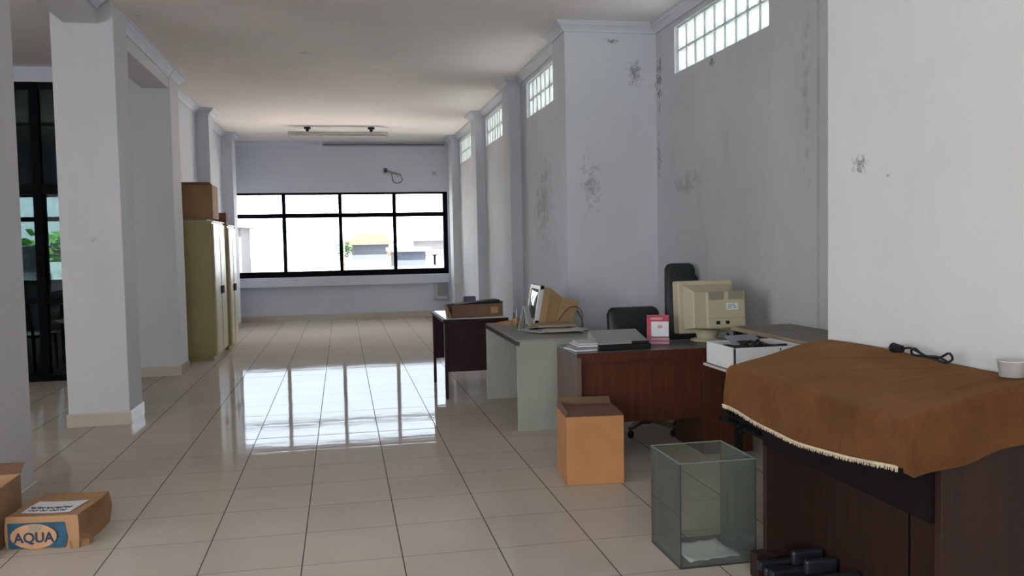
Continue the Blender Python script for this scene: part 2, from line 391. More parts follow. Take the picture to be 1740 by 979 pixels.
# skirting tiles
bp = [(0, 0), (.012, 0), (.012, .10), (.008, .108), (0, .108)]
def base(name, paths):
    mb = MB()
    for p in paths: sweep(mb, p, bp)
    struct(mb.build(name, M['baseboard']))
base('baseboard_far', [[(XP, 17.0), (-2.0, 17.0)]])
base('baseboard_right', [[(XN, -4), (XN, YN), (XB, YN), (XB, 7.68), (XP, 7.68), (XP, 8.13), (XW, 8.13), (XW, 10.35), (XP, 10.35), (XP, 10.8), (XW, 10.8), (XW, 13.03), (XP, 13.03), (XP, 13.48), (XW, 13.48), (XW, 15.95), (XP, 15.95), (XP, 16.4), (XW, 16.4), (XW, 17.0)]])
base('baseboard_left', [[(-2.0, 17), (-2.0, 16.08), (-1.82, 16.08), (-1.82, 15.62), (-2.0, 15.62), (-2.0, 13.45), (-1.82, 13.45), (-1.82, 12.98), (-2.0, 12.98), (-2.0, 10.7)]])
for x0, y0, x1, y1 in cs:
    mb = MB(); sweep(mb, [(x1, (y0+y1)/2), (x1, y0), (x0, y0), (x0, y1), (x1, y1), (x1, (y0+y1)/2)], bp)
    # tile joint marks
    struct(mb.build('trim_1', M['baseboard']))
# crown moulding
cprof = [(0, ZC), (0, ZC-.085), (.018, ZC-.085), (.022, ZC-.07), (.045, ZC-.045), (.07, ZC-.028), (.075, ZC-.015), (.09, ZC-.012), (.09, ZC)]
def crown(name, paths, m='wall'):
    mb = MB()
    for p in paths: sweep(mb, p, cprof)
    struct(mb.build(name, M[m]))
crown('trim_2', [[(XN, -4), (XN, YN), (XB, YN), (XB, 7.68), (XP, 7.68), (XP, 8.13), (XW, 8.13), (XW, 10.35), (XP, 10.35), (XP, 10.8), (XW, 10.8), (XW, 13.03), (XP, 13.03), (XP, 13.48), (XW, 13.48), (XW, 15.95), (XP, 15.95), (XP, 16.4), (XW, 16.4), (XW, 17.0)]], 'wall_right')
crown('trim_3', [[(-2.0, 17), (-2.0, 16.08), (-1.82, 16.08), (-1.82, 15.62), (-2.0, 15.62), (-2.0, 13.45), (-1.82, 13.45), (-1.82, 12.98), (-2.0, 12.98), (-2.0, 10.7), (-1.83, 10.7), (-1.83, 10.2), (-1.84, 10.2), (-1.84, 7.95)]])
crown('trim_4', [[(XP, 17.0), (-2.0, 17.0)]])
crown('trim_5', [[(-1.86, 7.40), (-1.86, 5.42)]])
# sill band under the far window
struct(MB().box((-2.0, 16.86, .66), (2.08, 17.0, .835)).build('window_sill', M['wall'], bevel=.008))

# far window: black aluminium, four bays, fixed lights above sliding sashes
def facade_window(name, xs, z0, z1, zm, y, wide):
    fr = MB(); t_ = .028
    fr.box((xs[0], y-.02, z0), (xs[-1], y+.07, z0+wide)).box((xs[0], y-.02, z1-.04), (xs[-1], y+.07, z1)).box((xs[0], y-.02, z0), (xs[0]+.05, y+.07, z1)).box((xs[-1]-wide*.8, y-.02, z0), (xs[-1], y+.07, z1))
    fr.box((xs[0], y-.015, zm-.042), (xs[-1], y+.06, zm+.042))
    for x in xs[1:-1]: fr.box((x-.034, y-.015, z0), (x+.034, y+.06, z1))
    f = struct(fr.build(name, M['black_frame'], bevel=.004))
    for i in range(len(xs)-1):
        for a, b_ in ((z0+wide, zm-.03), (zm+.03, z1-.04)):
            MB().box((xs[i]+.02, y+.02, a), (xs[i+1]-.02, y+.024, b_)).build('pane', M['glass'], f)
    for x in xs[1:-1:2]:
        MB().box((x-.02, y-.035, (z0+zm)/2-.02), (x+.012, y-.01, (z0+zm)/2+.04)).build('latch', M['black'], f)
    return f
facade_window('window_1', [-2.0, -1.07, -.01, 1.035, 2.08], .84, 2.46, 2.02, 17.02, .11)
facade_window('window_2', [-5.95, -5.3, -4.65, -4.0, -3.4, -2.8, -2.2], .84, 2.46, 2.02, 17.02, .07)
facade_window('window_7', [-4.2, -3.1, -2.0, -.9, .2], .6, 2.7, 2.1, -4.1, .06)

# glass block windows: nine by two
def blocks_window(name, x, y0, y1, th=.14):
    mo = MB(); n = 9; w_ = (y1-y0)/n; g = .009; hz = (ZB1-ZB0)/2
    x0 = x+.03; x1 = x+.11
    for j in range(3):
        z = ZB0+j*hz; mo.box((x0, y0, max(ZB0, z-g/2)), (x1, y1, min(ZB1, z+g/2)))
    for i in range(n+1):
        y = y0+i*w_; mo.box((x0, max(y0, y-g/2), ZB0), (x1, min(y1, y+g/2), ZB1))
    fo = struct(mo.build(name, M['mortar']))
    gb = MB()
    for i in range(n):
        for j in range(2):
            gb.box((x0+.008, y0+i*w_+g/2, ZB0+j*hz+g/2), (x1-.008, y0+(i+1)*w_-g/2, ZB0+(j+1)*hz-g/2))
    gb.build('glass_blocks', M['glass_block'], fo, bevel=.012, seg=3)
    return fo
blocks_window('window_3', XB, *BAYBLK)
for i, (a, b) in enumerate(BLK): blocks_window('window_%d' % (4+i), XW, a, b)

# dark glazed partition across the left aisle, with the beam band above it
YP = 10.21
struct(MB().box((-6.0, YP-.02, 3.27), (-2.34, YP+.14, ZC)).build('wall_over_partition', M['wall']))
fr = MB()
PX = [-6.0, -5.33, -4.66, -3.96, -3.24, -2.34]
fr.box((-6, YP, 3.20), (-2.34, YP+.08, 3.27)).box((-6, YP, 2.06), (-2.34, YP+.08, 2.17)).box((-6, YP, 2.80), (-2.34, YP+.07, 2.835)).box((-6, YP, 0), (-2.34, YP+.08, .07))
fr.box((-6, YP, .86), (-2.34, YP+.07, .93))
for x in PX: fr.box((x-.045, YP-.01, 0), (x+.045, YP+.08, 3.27))
pf = struct(fr.build('wall_glazed_partition', M['black_frame'], bevel=.004))
for i in range(len(PX)-1):
    for a, b in ((.07, .86), (.93, 2.06), (2.17, 2.8), (2.835, 3.2)):
        MB().box((PX[i]+.045, YP+.03, a), (PX[i+1]-.045, YP+.036, b)).build('partition_pane', M['dark_glass'], pf)

# ================================================================== EXTERIOR
ext_ground = plain('pale_street', (.66, .58, .53), .9, 0, .15, .2)
struct(MB().box((-90, 18, -6.2), (90, 160, -6)).build('street_ground', ext_ground))
def flat(name, c): return plain(name, c, .8, 0, .06, .6)
def house(x0, x1, y0, depth, z1, col, roofcol, label, roof='flat', wins=2, z0=-6.0):
    e = empty('house', ((x0+x1)/2, y0+depth/2, z0)); tag(e, label, 'house')
    w_, h = (x1-x0)/2, z1-z0
    MB().box((-w_, -depth/2, 0), (w_, depth/2, h)).build('wall', flat('house_wall', col), e)
    rm = flat('house_roof', roofcol)
    if roof == 'flat': MB().box((-w_-.2, -depth/2-.2, h), (w_+.2, depth/2+.2, h+.18)).build('roof', rm, e)
    else: MB().prism([(-w_-.4, h), (w_+.4, h), (w_*.6, h+.55), (-w_*.6, h+.55)], depth+.6, 1, -depth/2-.3).build('roof', rm, e)
    gm = M['grey_metal']
    for i in range(wins):
        x = -w_+(i+.5)*2*w_/wins
        wd = MB().box((x-.45, -depth/2-.04, h-2.0), (x+.45, -depth/2+.02, h-.8)).build('window', M['white'], e)
        MB().box((x-.37, -depth/2-.06, h-1.92), (x+.37, -depth/2-.03, h-.88)).build('pane', gm, wd)
    return e
house(-3.83, -.54, 36, 8, 2.3, (.30, .32, .32), (.10, .13, .12), 'long white building filling the left of the bright view', wins=0)
house(-4.5, -3.52, 32, 3, 2.15, (.030, .028, .032), (.1, .1, .1), 'grey lilac building side at the left end of the view', wins=0)
house(.5, 2.35, 44, 6, 1.45, (.028, .033, .047), (.055, .05, .022), 'blue house with a yellowish hipped roof right of the tree', 'hip', 2)
house(2.15, 3.3, 34.5, 4.5, 1.13, (.024, .031, .05), (.05, .06, .09), 'low pale blue house beside the orange awning', 'flat', 1)
house(4.1, 5.9, 50, 6, 1.6, (.08, .08, .09), (.035, .045, .065), 'white house with pale blue roof at the right of the view', 'hip', 3)
house(.35, 3.5, 29, 4, .42, (.06, .05, .045), (.085, .05, .04), 'low pinkish tin roofed house close below the window', 'flat', 2)
aw = empty('awning', (2.42, 41.0, -6)); tag(aw, 'small bright orange tarpaulin awning on poles between the pale houses', 'awning')
MB().prism([(-.33, 0), (.33, .0), (.22, .28), (-.22, .3)], 1.2, 1).build('canopy', plain('orange_tarpaulin', (.09, .02, .004), .7), aw, M=Matrix.Translation((0, -.6, 6.9)))
for x in (-.28, .28):
    for y in (-.5, .5): MB().cyl((x, y, 0), (x, y, 6.92), .03, n=8).build('pole', M['grey_metal'], aw)
def tree(x, y, z, rad, label, seed, leaf='leaf'):
    e = empty('tree', (x, y, -6)); tag(e, label, 'tree', 'trees outside the windows')
    rr = random.Random(seed)
    MB().cyl((0, 0, 0), (0, 0, z+6-rad*.3), .18, .1, 10).build('trunk', M['bark'], e)
    cr = MB()
    for i in range(1400):
        v = Vector((rr.gauss(0, 1), rr.gauss(0, 1), rr.gauss(0, 1))).normalized()*rad*(rr.random()**.35)*(1+.25*math.sin(3*i))
        p = v*.9+Vector((0, 0, z+6)); s = rad*.09*(0.6+rr.random()); a = rr.random()*6.28; b = rr.random()*1.5
        u = Vector((math.cos(a), math.sin(a), math.sin(b)*.6))*s; w2 = Vector((-math.sin(a)*math.cos(b), math.cos(a)*math.cos(b), math.sin(b)))*s*.7
        cr.poly([p-u, p-w2, p+u, p+w2])
    cr.build('foliage', M[leaf], e)
tree(.02, 34.6, 1.3, .42, 'small green tree between the white building and blue house', 1, 'dark_leaf')
tree(-10.2, 32.5, .55, 1.55, 'leafy green tree seen through the glazed partition', 2)
tree(-14.0, 33, .1, 1.5, 'lower green tree at the left edge of the partition view', 3)
house(-10.5, -7.6, 24, 4, .55, (.5, .52, .52), (.42, .44, .45), 'grey tin roofed house seen through the glazed partition', 'hip', 1)
ac = empty('air_conditioner_unit', (-5.9, 17.6, 1.0)); tag(ac, 'grey louvred outdoor unit just outside the left aisle window', 'air conditioner')
MB().box((-.35, 0, 0), (.35, .3, .55)).build('casing', M['grey_metal'], ac, bevel=.01)
lv = MB()
for k in range(9): lv.box((-.3, -.02, .05+k*.055), (.3, 0, .075+k*.055))
lv.build('louvres', M['black'], ac)
MB().box((-.4, 0, -.12), (.4, .32, 0)).build('bracket', M['grey_metal'], ac)

# ================================================================== CEILING AND WALL FIXTURES
fx = empty('ceiling_light', (0, 14.9, ZC)); tag(fx, 'long twin batten ceiling light without tubes, hung on two black stems', 'ceiling light')
MB().box((-.83, -.05, -.125), (.84, .05, -.075)).build('batten', M['offwhite'], fx, bevel=.006)
MB().box((-.80, -.02, -.133), (.81, .02, -.125)).build('tube_channel', M['edge_dark'], fx)
for x in (-.51, .55):
    MB().cyl((x, 0, -.075), (x, 0, -.02), .025).cyl((x, 0, -.03), (x, 0, 0), .055).build('stem', M['black'], fx)
for x in (-.80, .81): MB().box((x-.012, -.045, -.165), (x+.012, .045, -.125)).build('lamp_holder', M['offwhite'], fx, bevel=.004)
tk = MB().box((-.31, 16.90, 3.345), (2.04, 16.985, 3.37)).build('cable_trunking', M['offwhite'], bevel=.004); tag(tk, 'pale cable trunking strip running along the top of the far wall', 'trunking')
MB().box((-.31, 16.885, 3.362), (2.04, 16.90, 3.375)).build('dark_gap', M['edge_dark'], tk)
br = empty('wall_bracket', (1.0, 16.99, 2.82)); tag(br, 'old tan pipe stub bracket above the far window with a dangling cable', 'bracket')
MB().cyl((-.13, -.04, .06), (.17, -.04, -.03), .02).build('pipe', M['slab_edge'], br)
MB().box((-.15, -.07, .02), (-.09, .01, .1)).build('plate', M['edge_dark'], br)
MB().tube(smooth_path([(0, -.03, 0), (.02, -.03, -.14), (.1, -.03, -.19), (.2, -.03, -.14), (.17, -.03, -.02)]), .006).build('cable', M['edge_dark'], br)
sk = MB().box((1.80, 16.97, 2.78), (1.88, 17.0, 2.86)).build('wall_socket', M['offwhite'], bevel=.006); tag(sk, 'small pale socket plate on the far wall right of the pipe bracket', 'socket')
MB().box((1.825, 16.962, 2.805), (1.855, 16.97, 2.835)).build('outlet', M['grey_metal'], sk)
vb = empty('wall_box', (1.9, 17.0, .33)); tag(vb, 'white framed grey box tucked under the right end of the far sill', 'wall box')
MB().box((-.13, -.1, 0), (.13, 0, .32)).build('casing', M['offwhite'], vb, bevel=.01)
MB().box((-.06, -.115, .07), (.12, -.1, .31)).build('panel', M['grey_metal'], vb)

# ================================================================== LEFT SIDE
# cabinets
def cabinet(loc, dx, wy, h, label, key=True):
    """stands against the wall: doors on its +x face; origin at the near wall-side corner"""
    e = empty('steel_cabinet', loc); tag(e, label, 'cabinet', 'steel cabinets along the left wall')
    MB().box((0, 0, .06), (dx-.02, wy, h)).build('body', M['yellow_steel'], e, bevel=.004)
    MB().box((.02, .02, 0), (dx-.05, wy-.02, .06)).build('plinth', M['yellow_steel'], e)
    for i in (0, 1):
        a = .012+i*(wy/2); b_ = a+wy/2-.02
        d = MB().box((dx-.02, a, .08), (dx, b_, h-.03)).build('door', M['cream_steel'], e, bevel=.004)
        MB().box((dx, a+.04, .3), (dx+.003, b_-.04, h-.18)).build('door_panel', M['cream_steel'], d, bevel=.002)
        hy = b_-.05 if i == 0 else a+.05
        if key or i: MB().box((dx, hy-.012, h*.5-.05), (dx+.03, hy+.012, h*.5+.05)).build('handle', M['black'], d, bevel=.004)
    MB().box((dx-.015, wy/2-.004, .08), (dx+.002, wy/2+.006, h-.03)).build('door_gap', M['rust'], e)
    MB().box((0, -.004, h), (dx, wy+.004, h+.012)).build('top_cap', M['cream_steel'], e, bevel=.003)
    return e
cabinet((-1.985, 11.37, 0), .40, 1.07, 1.77, 'tall yellow steel cabinet nearest us, cardboard box on top')
cabinet((-1.81, 12.48, 0), .27, .76, 1.74, 'cream steel cabinet standing just beyond the yellow cabinet')
def carton(name, loc, dims, rz, mat, label, open_top=False, flaps=(), cat='box', inner='card_dark', tape=None):
    w_, d, h = dims; e = empty(name, loc, rz); tag(e, label, cat)
    t_ = .005
    if open_top:
        mb = MB().box((-w_/2, -d/2, 0), (w_/2, d/2, t_)).box((-w_/2, -d/2, 0), (-w_/2+t_, d/2, h)).box((w_/2-t_, -d/2, 0), (w_/2, d/2, h)).box((-w_/2, -d/2, 0), (w_/2, -d/2+t_, h)).box((-w_/2, d/2-t_, 0), (w_/2, d/2, h))
    else: mb = MB().box((-w_/2, -d/2, 0), (w_/2, d/2, h))
    mb.build('carton_body', M[mat], e, bevel=.003)
    for side, ln, ang in flaps:   # side: 'x-','x+','y-','y+'; ang from straight up, positive outwards
        s_n, c_n = math.sin(ang)*ln, math.cos(ang)*ln
        if side[0] == 'x':
            s = 1 if side[1] == '+' else -1; x = s*w_/2
            P = [(x, -d/2, h), (x, d/2, h), (x+s*s_n, d/2-.01, h+c_n), (x+s*s_n, -d/2+.01, h+c_n)]; off = Vector((s*t_*.7, 0, 0))
        else:
            s = 1 if side[1] == '+' else -1; y = s*d/2
            P = [(-w_/2, y, h), (w_/2, y, h), (w_/2-.01, y+s*s_n, h+c_n), (-w_/2+.01, y+s*s_n, h+c_n)]; off = Vector((0, s*t_*.7, 0))
        if abs(math.cos(ang)) < .5: off = Vector((0, 0, t_*.7))
        P = [Vector(p) for p in P]
        MB().hexa(P+[p+off for p in P]).build('flap', M[inner if open_top else mat], e)
    if tape: MB().box((-w_/2-.001, -.03, h), (w_/2+.001, .03, h+.0015)).build('tape', M[tape], e)
    return e
carton('cardboard_box', (-1.775, 11.68, 1.806), (.37, .5, .43), 0, 'card', 'brown cardboard box on top of the tall yellow cabinet', flaps=[('y-', .16, 1.45)], tape='card_dark')
MBx = MB().box((-1.97, 11.38, 1.782), (-1.66, 11.9, 1.806)).build('board', M['slab_edge']); tag(MBx, 'thin pale board lying under the box on the yellow cabinet', 'board')
carton('cardboard_box', (-1.67, 12.62, 1.752), (.2, .2, .17), 0, 'card_dark', 'small dark brown box on the second cabinet by the wall', tape='card')

# box with blue print on the floor, and the open carton beside it
aq = empty('water_carton', (-1.43, 4.62, 0), math.radians(-7)); tag(aq, 'crushed brown and blue water carton with white paper on top, front left floor', 'box')
bm = MB(); W_, D_, H_ = .335, .40, .165
nx, ny = 14, 14
def crush(x, y, z):
    fk = min(1, max(0, (y+.2)/.12)); rr = fk*(.012*math.sin(9*x+17*y)+.006*math.sin(23*y+11*z*3))
    k = 1+.03*math.sin(math.pi*z/H_)
    sag = -.012*math.cos(8*x)*math.cos(7*y) if z > H_*.6 else 0
    dent = 0
    if x > .08: dent = -.05*max(0, 1-abs(y+.02)/.17)*max(0, math.sin(math.pi*z/H_))*((x-.08)/.09)
    return (x*k+dent+rr*.4, y*k+rr*.3, max(0, z+sag))
bmesh.ops.create_cube(bm.bm, size=1); bmesh.ops.subdivide_edges(bm.bm, edges=bm.bm.edges[:], cuts=11, use_grid_fill=True)
for v in bm.bm.verts: v.co = crush(v.co.x*W_, v.co.y*D_, (v.co.z+.5)*H_)
bm.build('carton_body', M['card'], aq, smooth=False)
def on_front(u, z, off=.004):   # a point on the sagging front face
    x, y, zz = crush(u, -D_/2, z); return (x, y-off, zz)
def panel(name, mat, outline, off):
    mb = MB(); mb.poly([on_front(u, z, off) for u, z in outline])
    geo = bmesh.ops.extrude_face_region(mb.bm, geom=mb.bm.faces[:])
    bmesh.ops.translate(mb.bm, vec=(0, .0025, 0), verts=[v for v in geo['geom'] if isinstance(v, bmesh.types.BMVert)])
    return mb.build(name, M[mat], aq)
panel('blue_panel', 'blue_print', [(-.158, .008), (.105, .008), (.118, .06), (.105, .135), (-.155, .135)], .004)
panel('tan_oval', 'tan_print', [(-.035+.105*math.cos(a), .070+.062*math.sin(a)) for a in [2*math.pi*k/28 for k in range(28)]], .008)
panel('cap_emblem', 'beige_dark', [(-.055, .100), (-.01, .102), (.004, .118), (-.02, .128), (-.055, .122)], .011)
def text_mesh(name, s, size, mat, parent, M4, extrude=.001, shear=0):
    cu = bpy.data.curves.new('t', 'FONT'); cu.body = s; cu.size = size; cu.extrude = extrude; cu.shear = shear; cu.align_x = 'CENTER'; cu.align_y = 'CENTER'; cu.offset = size*.018
    ob = bpy.data.objects.new('t', cu); COL.objects.link(ob)
    dg = bpy.context.evaluated_depsgraph_get(); me = bpy.data.meshes.new_from_object(ob.evaluated_get(dg))
    bpy.data.objects.remove(ob); me.name = name; me.transform(M4); me.materials.clear(); me.materials.append(mat)
    o = bpy.data.objects.new(name, me); COL.objects.link(o)
    if parent: o.parent = parent
    return o
text_mesh('lettering', 'AQUA', .068, M['navy'], aq, Matrix.Translation((-.035, -D_/2-.014, .062)) @ Matrix.Rotation(math.pi/2, 4, 'X') @ Matrix.Diagonal((.95, 1, 1, 1)), .0015)
pp = MB(); g = [[pp.bm.verts.new((*crush(-.125+.235*i/8, -.145+.20*j/5, H_)[:2], crush(-.125+.235*i/8, -.145+.20*j/5, H_)[2]+.004)) for i in range(9)] for j in range(6)]
for j in range(5):
    for i in range(8): pp.bm.faces.new((g[j][i], g[j][i+1], g[j+1][i+1], g[j+1][i]))
sh = pp.build('paper_sheet', M['white_paper'], aq); sm = sh.modifiers.new('s', 'SOLIDIFY'); sm.thickness = .001
hw = MB(); rr = random.Random(3)
for k in range(2):
    x = -.11; y0 = -.05-.055*k
    while x < .08:
        wl = .02+.03*rr.random()
        pts = []
        for i in range(7):
            px_ = x+wl*i/6; py_ = y0+.016*math.sin(i*2.3+k)+.005*rr.random(); c0 = crush(px_, py_, H_); pts.append((c0[0], c0[1], c0[2]+.006))
        hw.tube(smooth_path(pts, 3), .0016, 5); x += wl+.008
hw.build('handwriting', M['ink'], aq)
MB().hexa([(.13, -.21, .0), (.20, -.16, .0), (.2, -.1, .0), (.14, -.12, .0), (.13, -.205, .05), (.195, -.15, .03), (.19, -.1, .03), (.14, -.12, .06)]).build('torn_corner', M['card'], aq)
carton('cardboard_box', (-1.865, 4.55, 0), (.42, .42, .295), 0, 'card', 'open brown carton at the left edge, beside the blue printed carton', True, [('y+', .1, 1.2), ('x-', .14, 1.9)])

# things behind the glazed partition
def wood_chair(loc, rz):
    e = empty('wooden_chair', loc, rz); tag(e, 'orange varnished wooden chair behind the dark glass partition', 'chair')
    m = M['orange_wood']
    MB().box((-.22, -.21, .42), (.22, .21, .45)).build('seat', m, e, bevel=.008)
    for x in (-.2, .2):
        for y in (-.19, .19): MB().cyl((x*1.05, y*1.05, 0), (x, y, .42), .016, .02, 10).build('leg', m, e)
    for x in (-.2, .2): MB().tube(smooth_path([(x, .19, .44), (x, .23, .7), (x*.95, .27, 1.0)]), .018).build('back_post', m, e)
    for k in range(4): MB().tube(smooth_path([(-.12+.08*k, .2, .45), (-.13+.087*k, .24, .72), (-.12+.08*k, .265, .95)]), .010, 6).build('spindle', m, e)
    MB().box((-.22, .25, .93), (.22, .285, 1.04)).build('top_rail', m, e, bevel=.01)
wood_chair((-3.72, 11.2, 0), math.radians(160))
dk = empty('office_desk', (-3.1, 12.1, 0)); tag(dk, 'dark desk behind the glazed partition with papers on its shelf', 'desk')
MB().box((-.45, -.3, .72), (.45, .3, .76)).build('top', M['organ_wood'], dk, bevel=.004)
for x in (-.45, .42): MB().box((x, -.28, 0), (x+.03, .28, .72)).build('side_panel', M['organ_wood'], dk)
MB().box((-.42, -.28, .35), (.42, .28, .37)).build('shelf', M['organ_wood'], dk)
MB().box((-.45, .1, .76), (.45, .3, 1.1)).build('hutch', M['black'], dk)
pz = MB().box((-3.35, 11.85, .372), (-2.95, 12.1, .40)).build('paper_stack', M['white_paper'], bevel=.002); tag(pz, 'flat white papers on the shelf of the desk behind glass', 'papers')
pz = MB().box((-3.35, 11.85, .762), (-3.0, 12.1, .78)).build('paper_stack', M['white_paper'], bevel=.002); tag(pz, 'flat white papers on top of the desk behind glass', 'papers')

# ================================================================== DESKS ON THE RIGHT
# 1. brown desk
d1 = empty('office_desk', (1.45, 5.25, 0), 0); tag(d1, 'wide reddish brown wooden desk carrying the beige monitor and red calendar', 'desk')
L1, D1 = 1.22, .52
MB().box((0, 0, .69), (L1, D1, .715)).build('desk_top', M['desk_top'], d1, bevel=.003)
MB().box((-.001, -.006, .688), (L1, 0, .716)).build('edge_band', M['wood_brown'], d1)
MB().box((0, 0, 0), (.03, D1, .689)).build('side_panel', M['wood_side'], d1, bevel=.002)
MB().box((L1-.35, .02, 0), (L1, D1, .689)).build('pedestal', M['wood_brown'], d1, bevel=.002)
MB().box((.03, .03, .25), (L1-.35, .05, .689)).build('modesty_panel', M['wood_brown'], d1)
MB().box((.03, .0, .655), (L1, .02, .689)).build('apron', M['wood_brown'], d1)
for k in range(3):
    dr = MB().box((L1-.33, D1, .08+k*.2), (L1-.02, D1+.018, .26+k*.2)).build('drawer', M['wood_side'], d1, bevel=.003)
    MB().box((L1-.22, D1+.018, .17+k*.2), (L1-.12, D1+.035, .185+k*.2)).build('handle', M['chrome'], dr)
# 2. grey green desk
d2 = empty('office_desk', (1.27, 6.28, 0), 0); tag(d2, 'pale grey-green desk with open side, carrying the tilted yellowed monitor', 'desk')
L2, D2 = 1.43, .72
MB().box((0, 0, .685), (D2, L2, .70)).build('desk_top', M['green_top'], d2, bevel=.003)
MB().box((-.004, -.004, .655), (.02, L2, .685)).build('edge_band', M['edge_dark'], d2)
for y in (0, L2-.03): MB().box((.0, y, 0), (D2, y+.03, .686)).build('side_panel', M['green_grey'], d2, bevel=.003)
MB().box((D2-.03, .03, .2), (D2-.01, L2-.03, .685)).build('back_panel', M['green_grey'], d2)
# 3. dark desk
d3 = empty('office_desk', (.90, 7.80, 0), 0); tag(d3, 'small dark maroon desk with white top, farthest of the three desks', 'desk')
D3, L3 = .60, 1.05
MB().box((-.01, -.01, .705), (D3, L3, .735)).build('top_frame', M['wood_dark'], d3, bevel=.003)
MB().box((.015, .015, .735), (D3-.01, L3-.02, .739)).build('desk_top', M['white_lam'], d3)
for y in (0.01, L3-.03): MB().box((.025, y, .25), (D3-.03, y+.018, .705)).build('side_panel', M['wood_dark'], d3)
for y in (0, L3-.035):
    for x in (0, D3-.03): MB().box((x, y, 0), (x+.028, y+.028, .705)).build('leg', M['wood_dark'], d3, bevel=.002)
MB().box((-.003, -.002, .02), (0, .006, .70)).build('edge_glint', M['chrome'], d3)  # pale strip standing in for light caught on the near panel's edge
MB().box((D3-.05, .03, .3), (D3-.035, L3-.03, .705)).build('back_panel', M['wood_dark'], d3)

# things on the dark desk
bx = empty('cardboard_tray', (1.22, 8.03, .7395), math.radians(8)); tag(bx, 'long low brown cardboard box on the far maroon desk', 'box')
w_, d, h = .50, .20, .12
MB().box((-w_/2, -d/2, 0), (w_/2, d/2, .005)).box((-w_/2, -d/2, 0), (-w_/2+.006, d/2, h)).box((w_/2-.006, -d/2, 0), (w_/2, d/2, h+.02)).box((-w_/2, -d/2, 0), (w_/2, -d/2+.006, h)).box((-w_/2, d/2-.006, 0), (w_/2, d/2, h)).build('carton_body', M['card_dark'], bx)
MB().hexa([(-.2, -.09, .105), (.22, -.09, .12), (.22, .08, .12), (-.2, .08, .105), (-.2, -.09, .125), (.22, -.09, .155), (.22, .08, .155), (-.2, .08, .125)]).build('dark_insert', M['black'], bx)
MB().box((.13, -d/2-.002, .03), (.2, -d/2, .09)).build('tape_patch', M['yellowed'], bx)
MB().hexa([(-w_/2-.002, -d/2, 0), (-w_/2+.002, -d/2, 0), (-w_/2+.002, d/2, 0), (-w_/2-.002, d/2, 0), (-w_/2-.04, -d/2, .10), (-w_/2-.036, -d/2, .10), (-w_/2-.02, d/2, .12), (-w_/2-.016, d/2, .12)]).build('flap', M['card'], bx)
pb = MB().hexa([(-.07, -.04, 0), (.07, -.04, 0), (.07, .04, 0), (-.07, .04, 0), (-.06, -.02, .17), (.055, -.02, .17), (.055, .04, .17), (-.06, .04, .17)]).build('printed_box', M['purple'], bevel=.004)
pb.location = (1.22, 8.35, .7395); tag(pb, 'small dark purple printed carton behind the long cardboard box', 'box')
MB().box((.056, -.035, .01), (.06, .038, .16)).build('side_label', M['grey_metal'], pb)

# things on the grey-green desk
def sheets(name, loc, n, w_, d, seed, mat, label, spread=.02, group=None, th=.002):
    rr = random.Random(seed)
    for k in range(n):
        o = MB().box((-w_/2, -d/2, 0), (w_/2, d/2, th*.9)).build(name, M[mat])
        o.location = (loc[0]+rr.uniform(-spread, spread), loc[1]+rr.uniform(-spread, spread), loc[2]+.001+k*th)
        o.rotation_euler = (0, 0, rr.uniform(-.35, .35)); tag(o, (['lowest ', 'second lowest ', 'third lowest ', 'fourth lowest ', 'fifth lowest ', 'topmost '][k] if k < n-1 else 'topmost ')+label, 'paper', group)
sheets('paper_sheet', (1.72, 6.75, .70), 6, .30, .21, 5, 'offwhite', 'loose cream sheet of the scattered pile beneath the tilted monitor', .1, 'papers under the tilted monitor', .004)
sheets('paper_folder', (1.66, 6.98, .725), 3, .32, .24, 9, 'slab_edge', 'brown folder of the pile beneath the tilted monitor', .07, 'brown folders under the tilted monitor', .008)
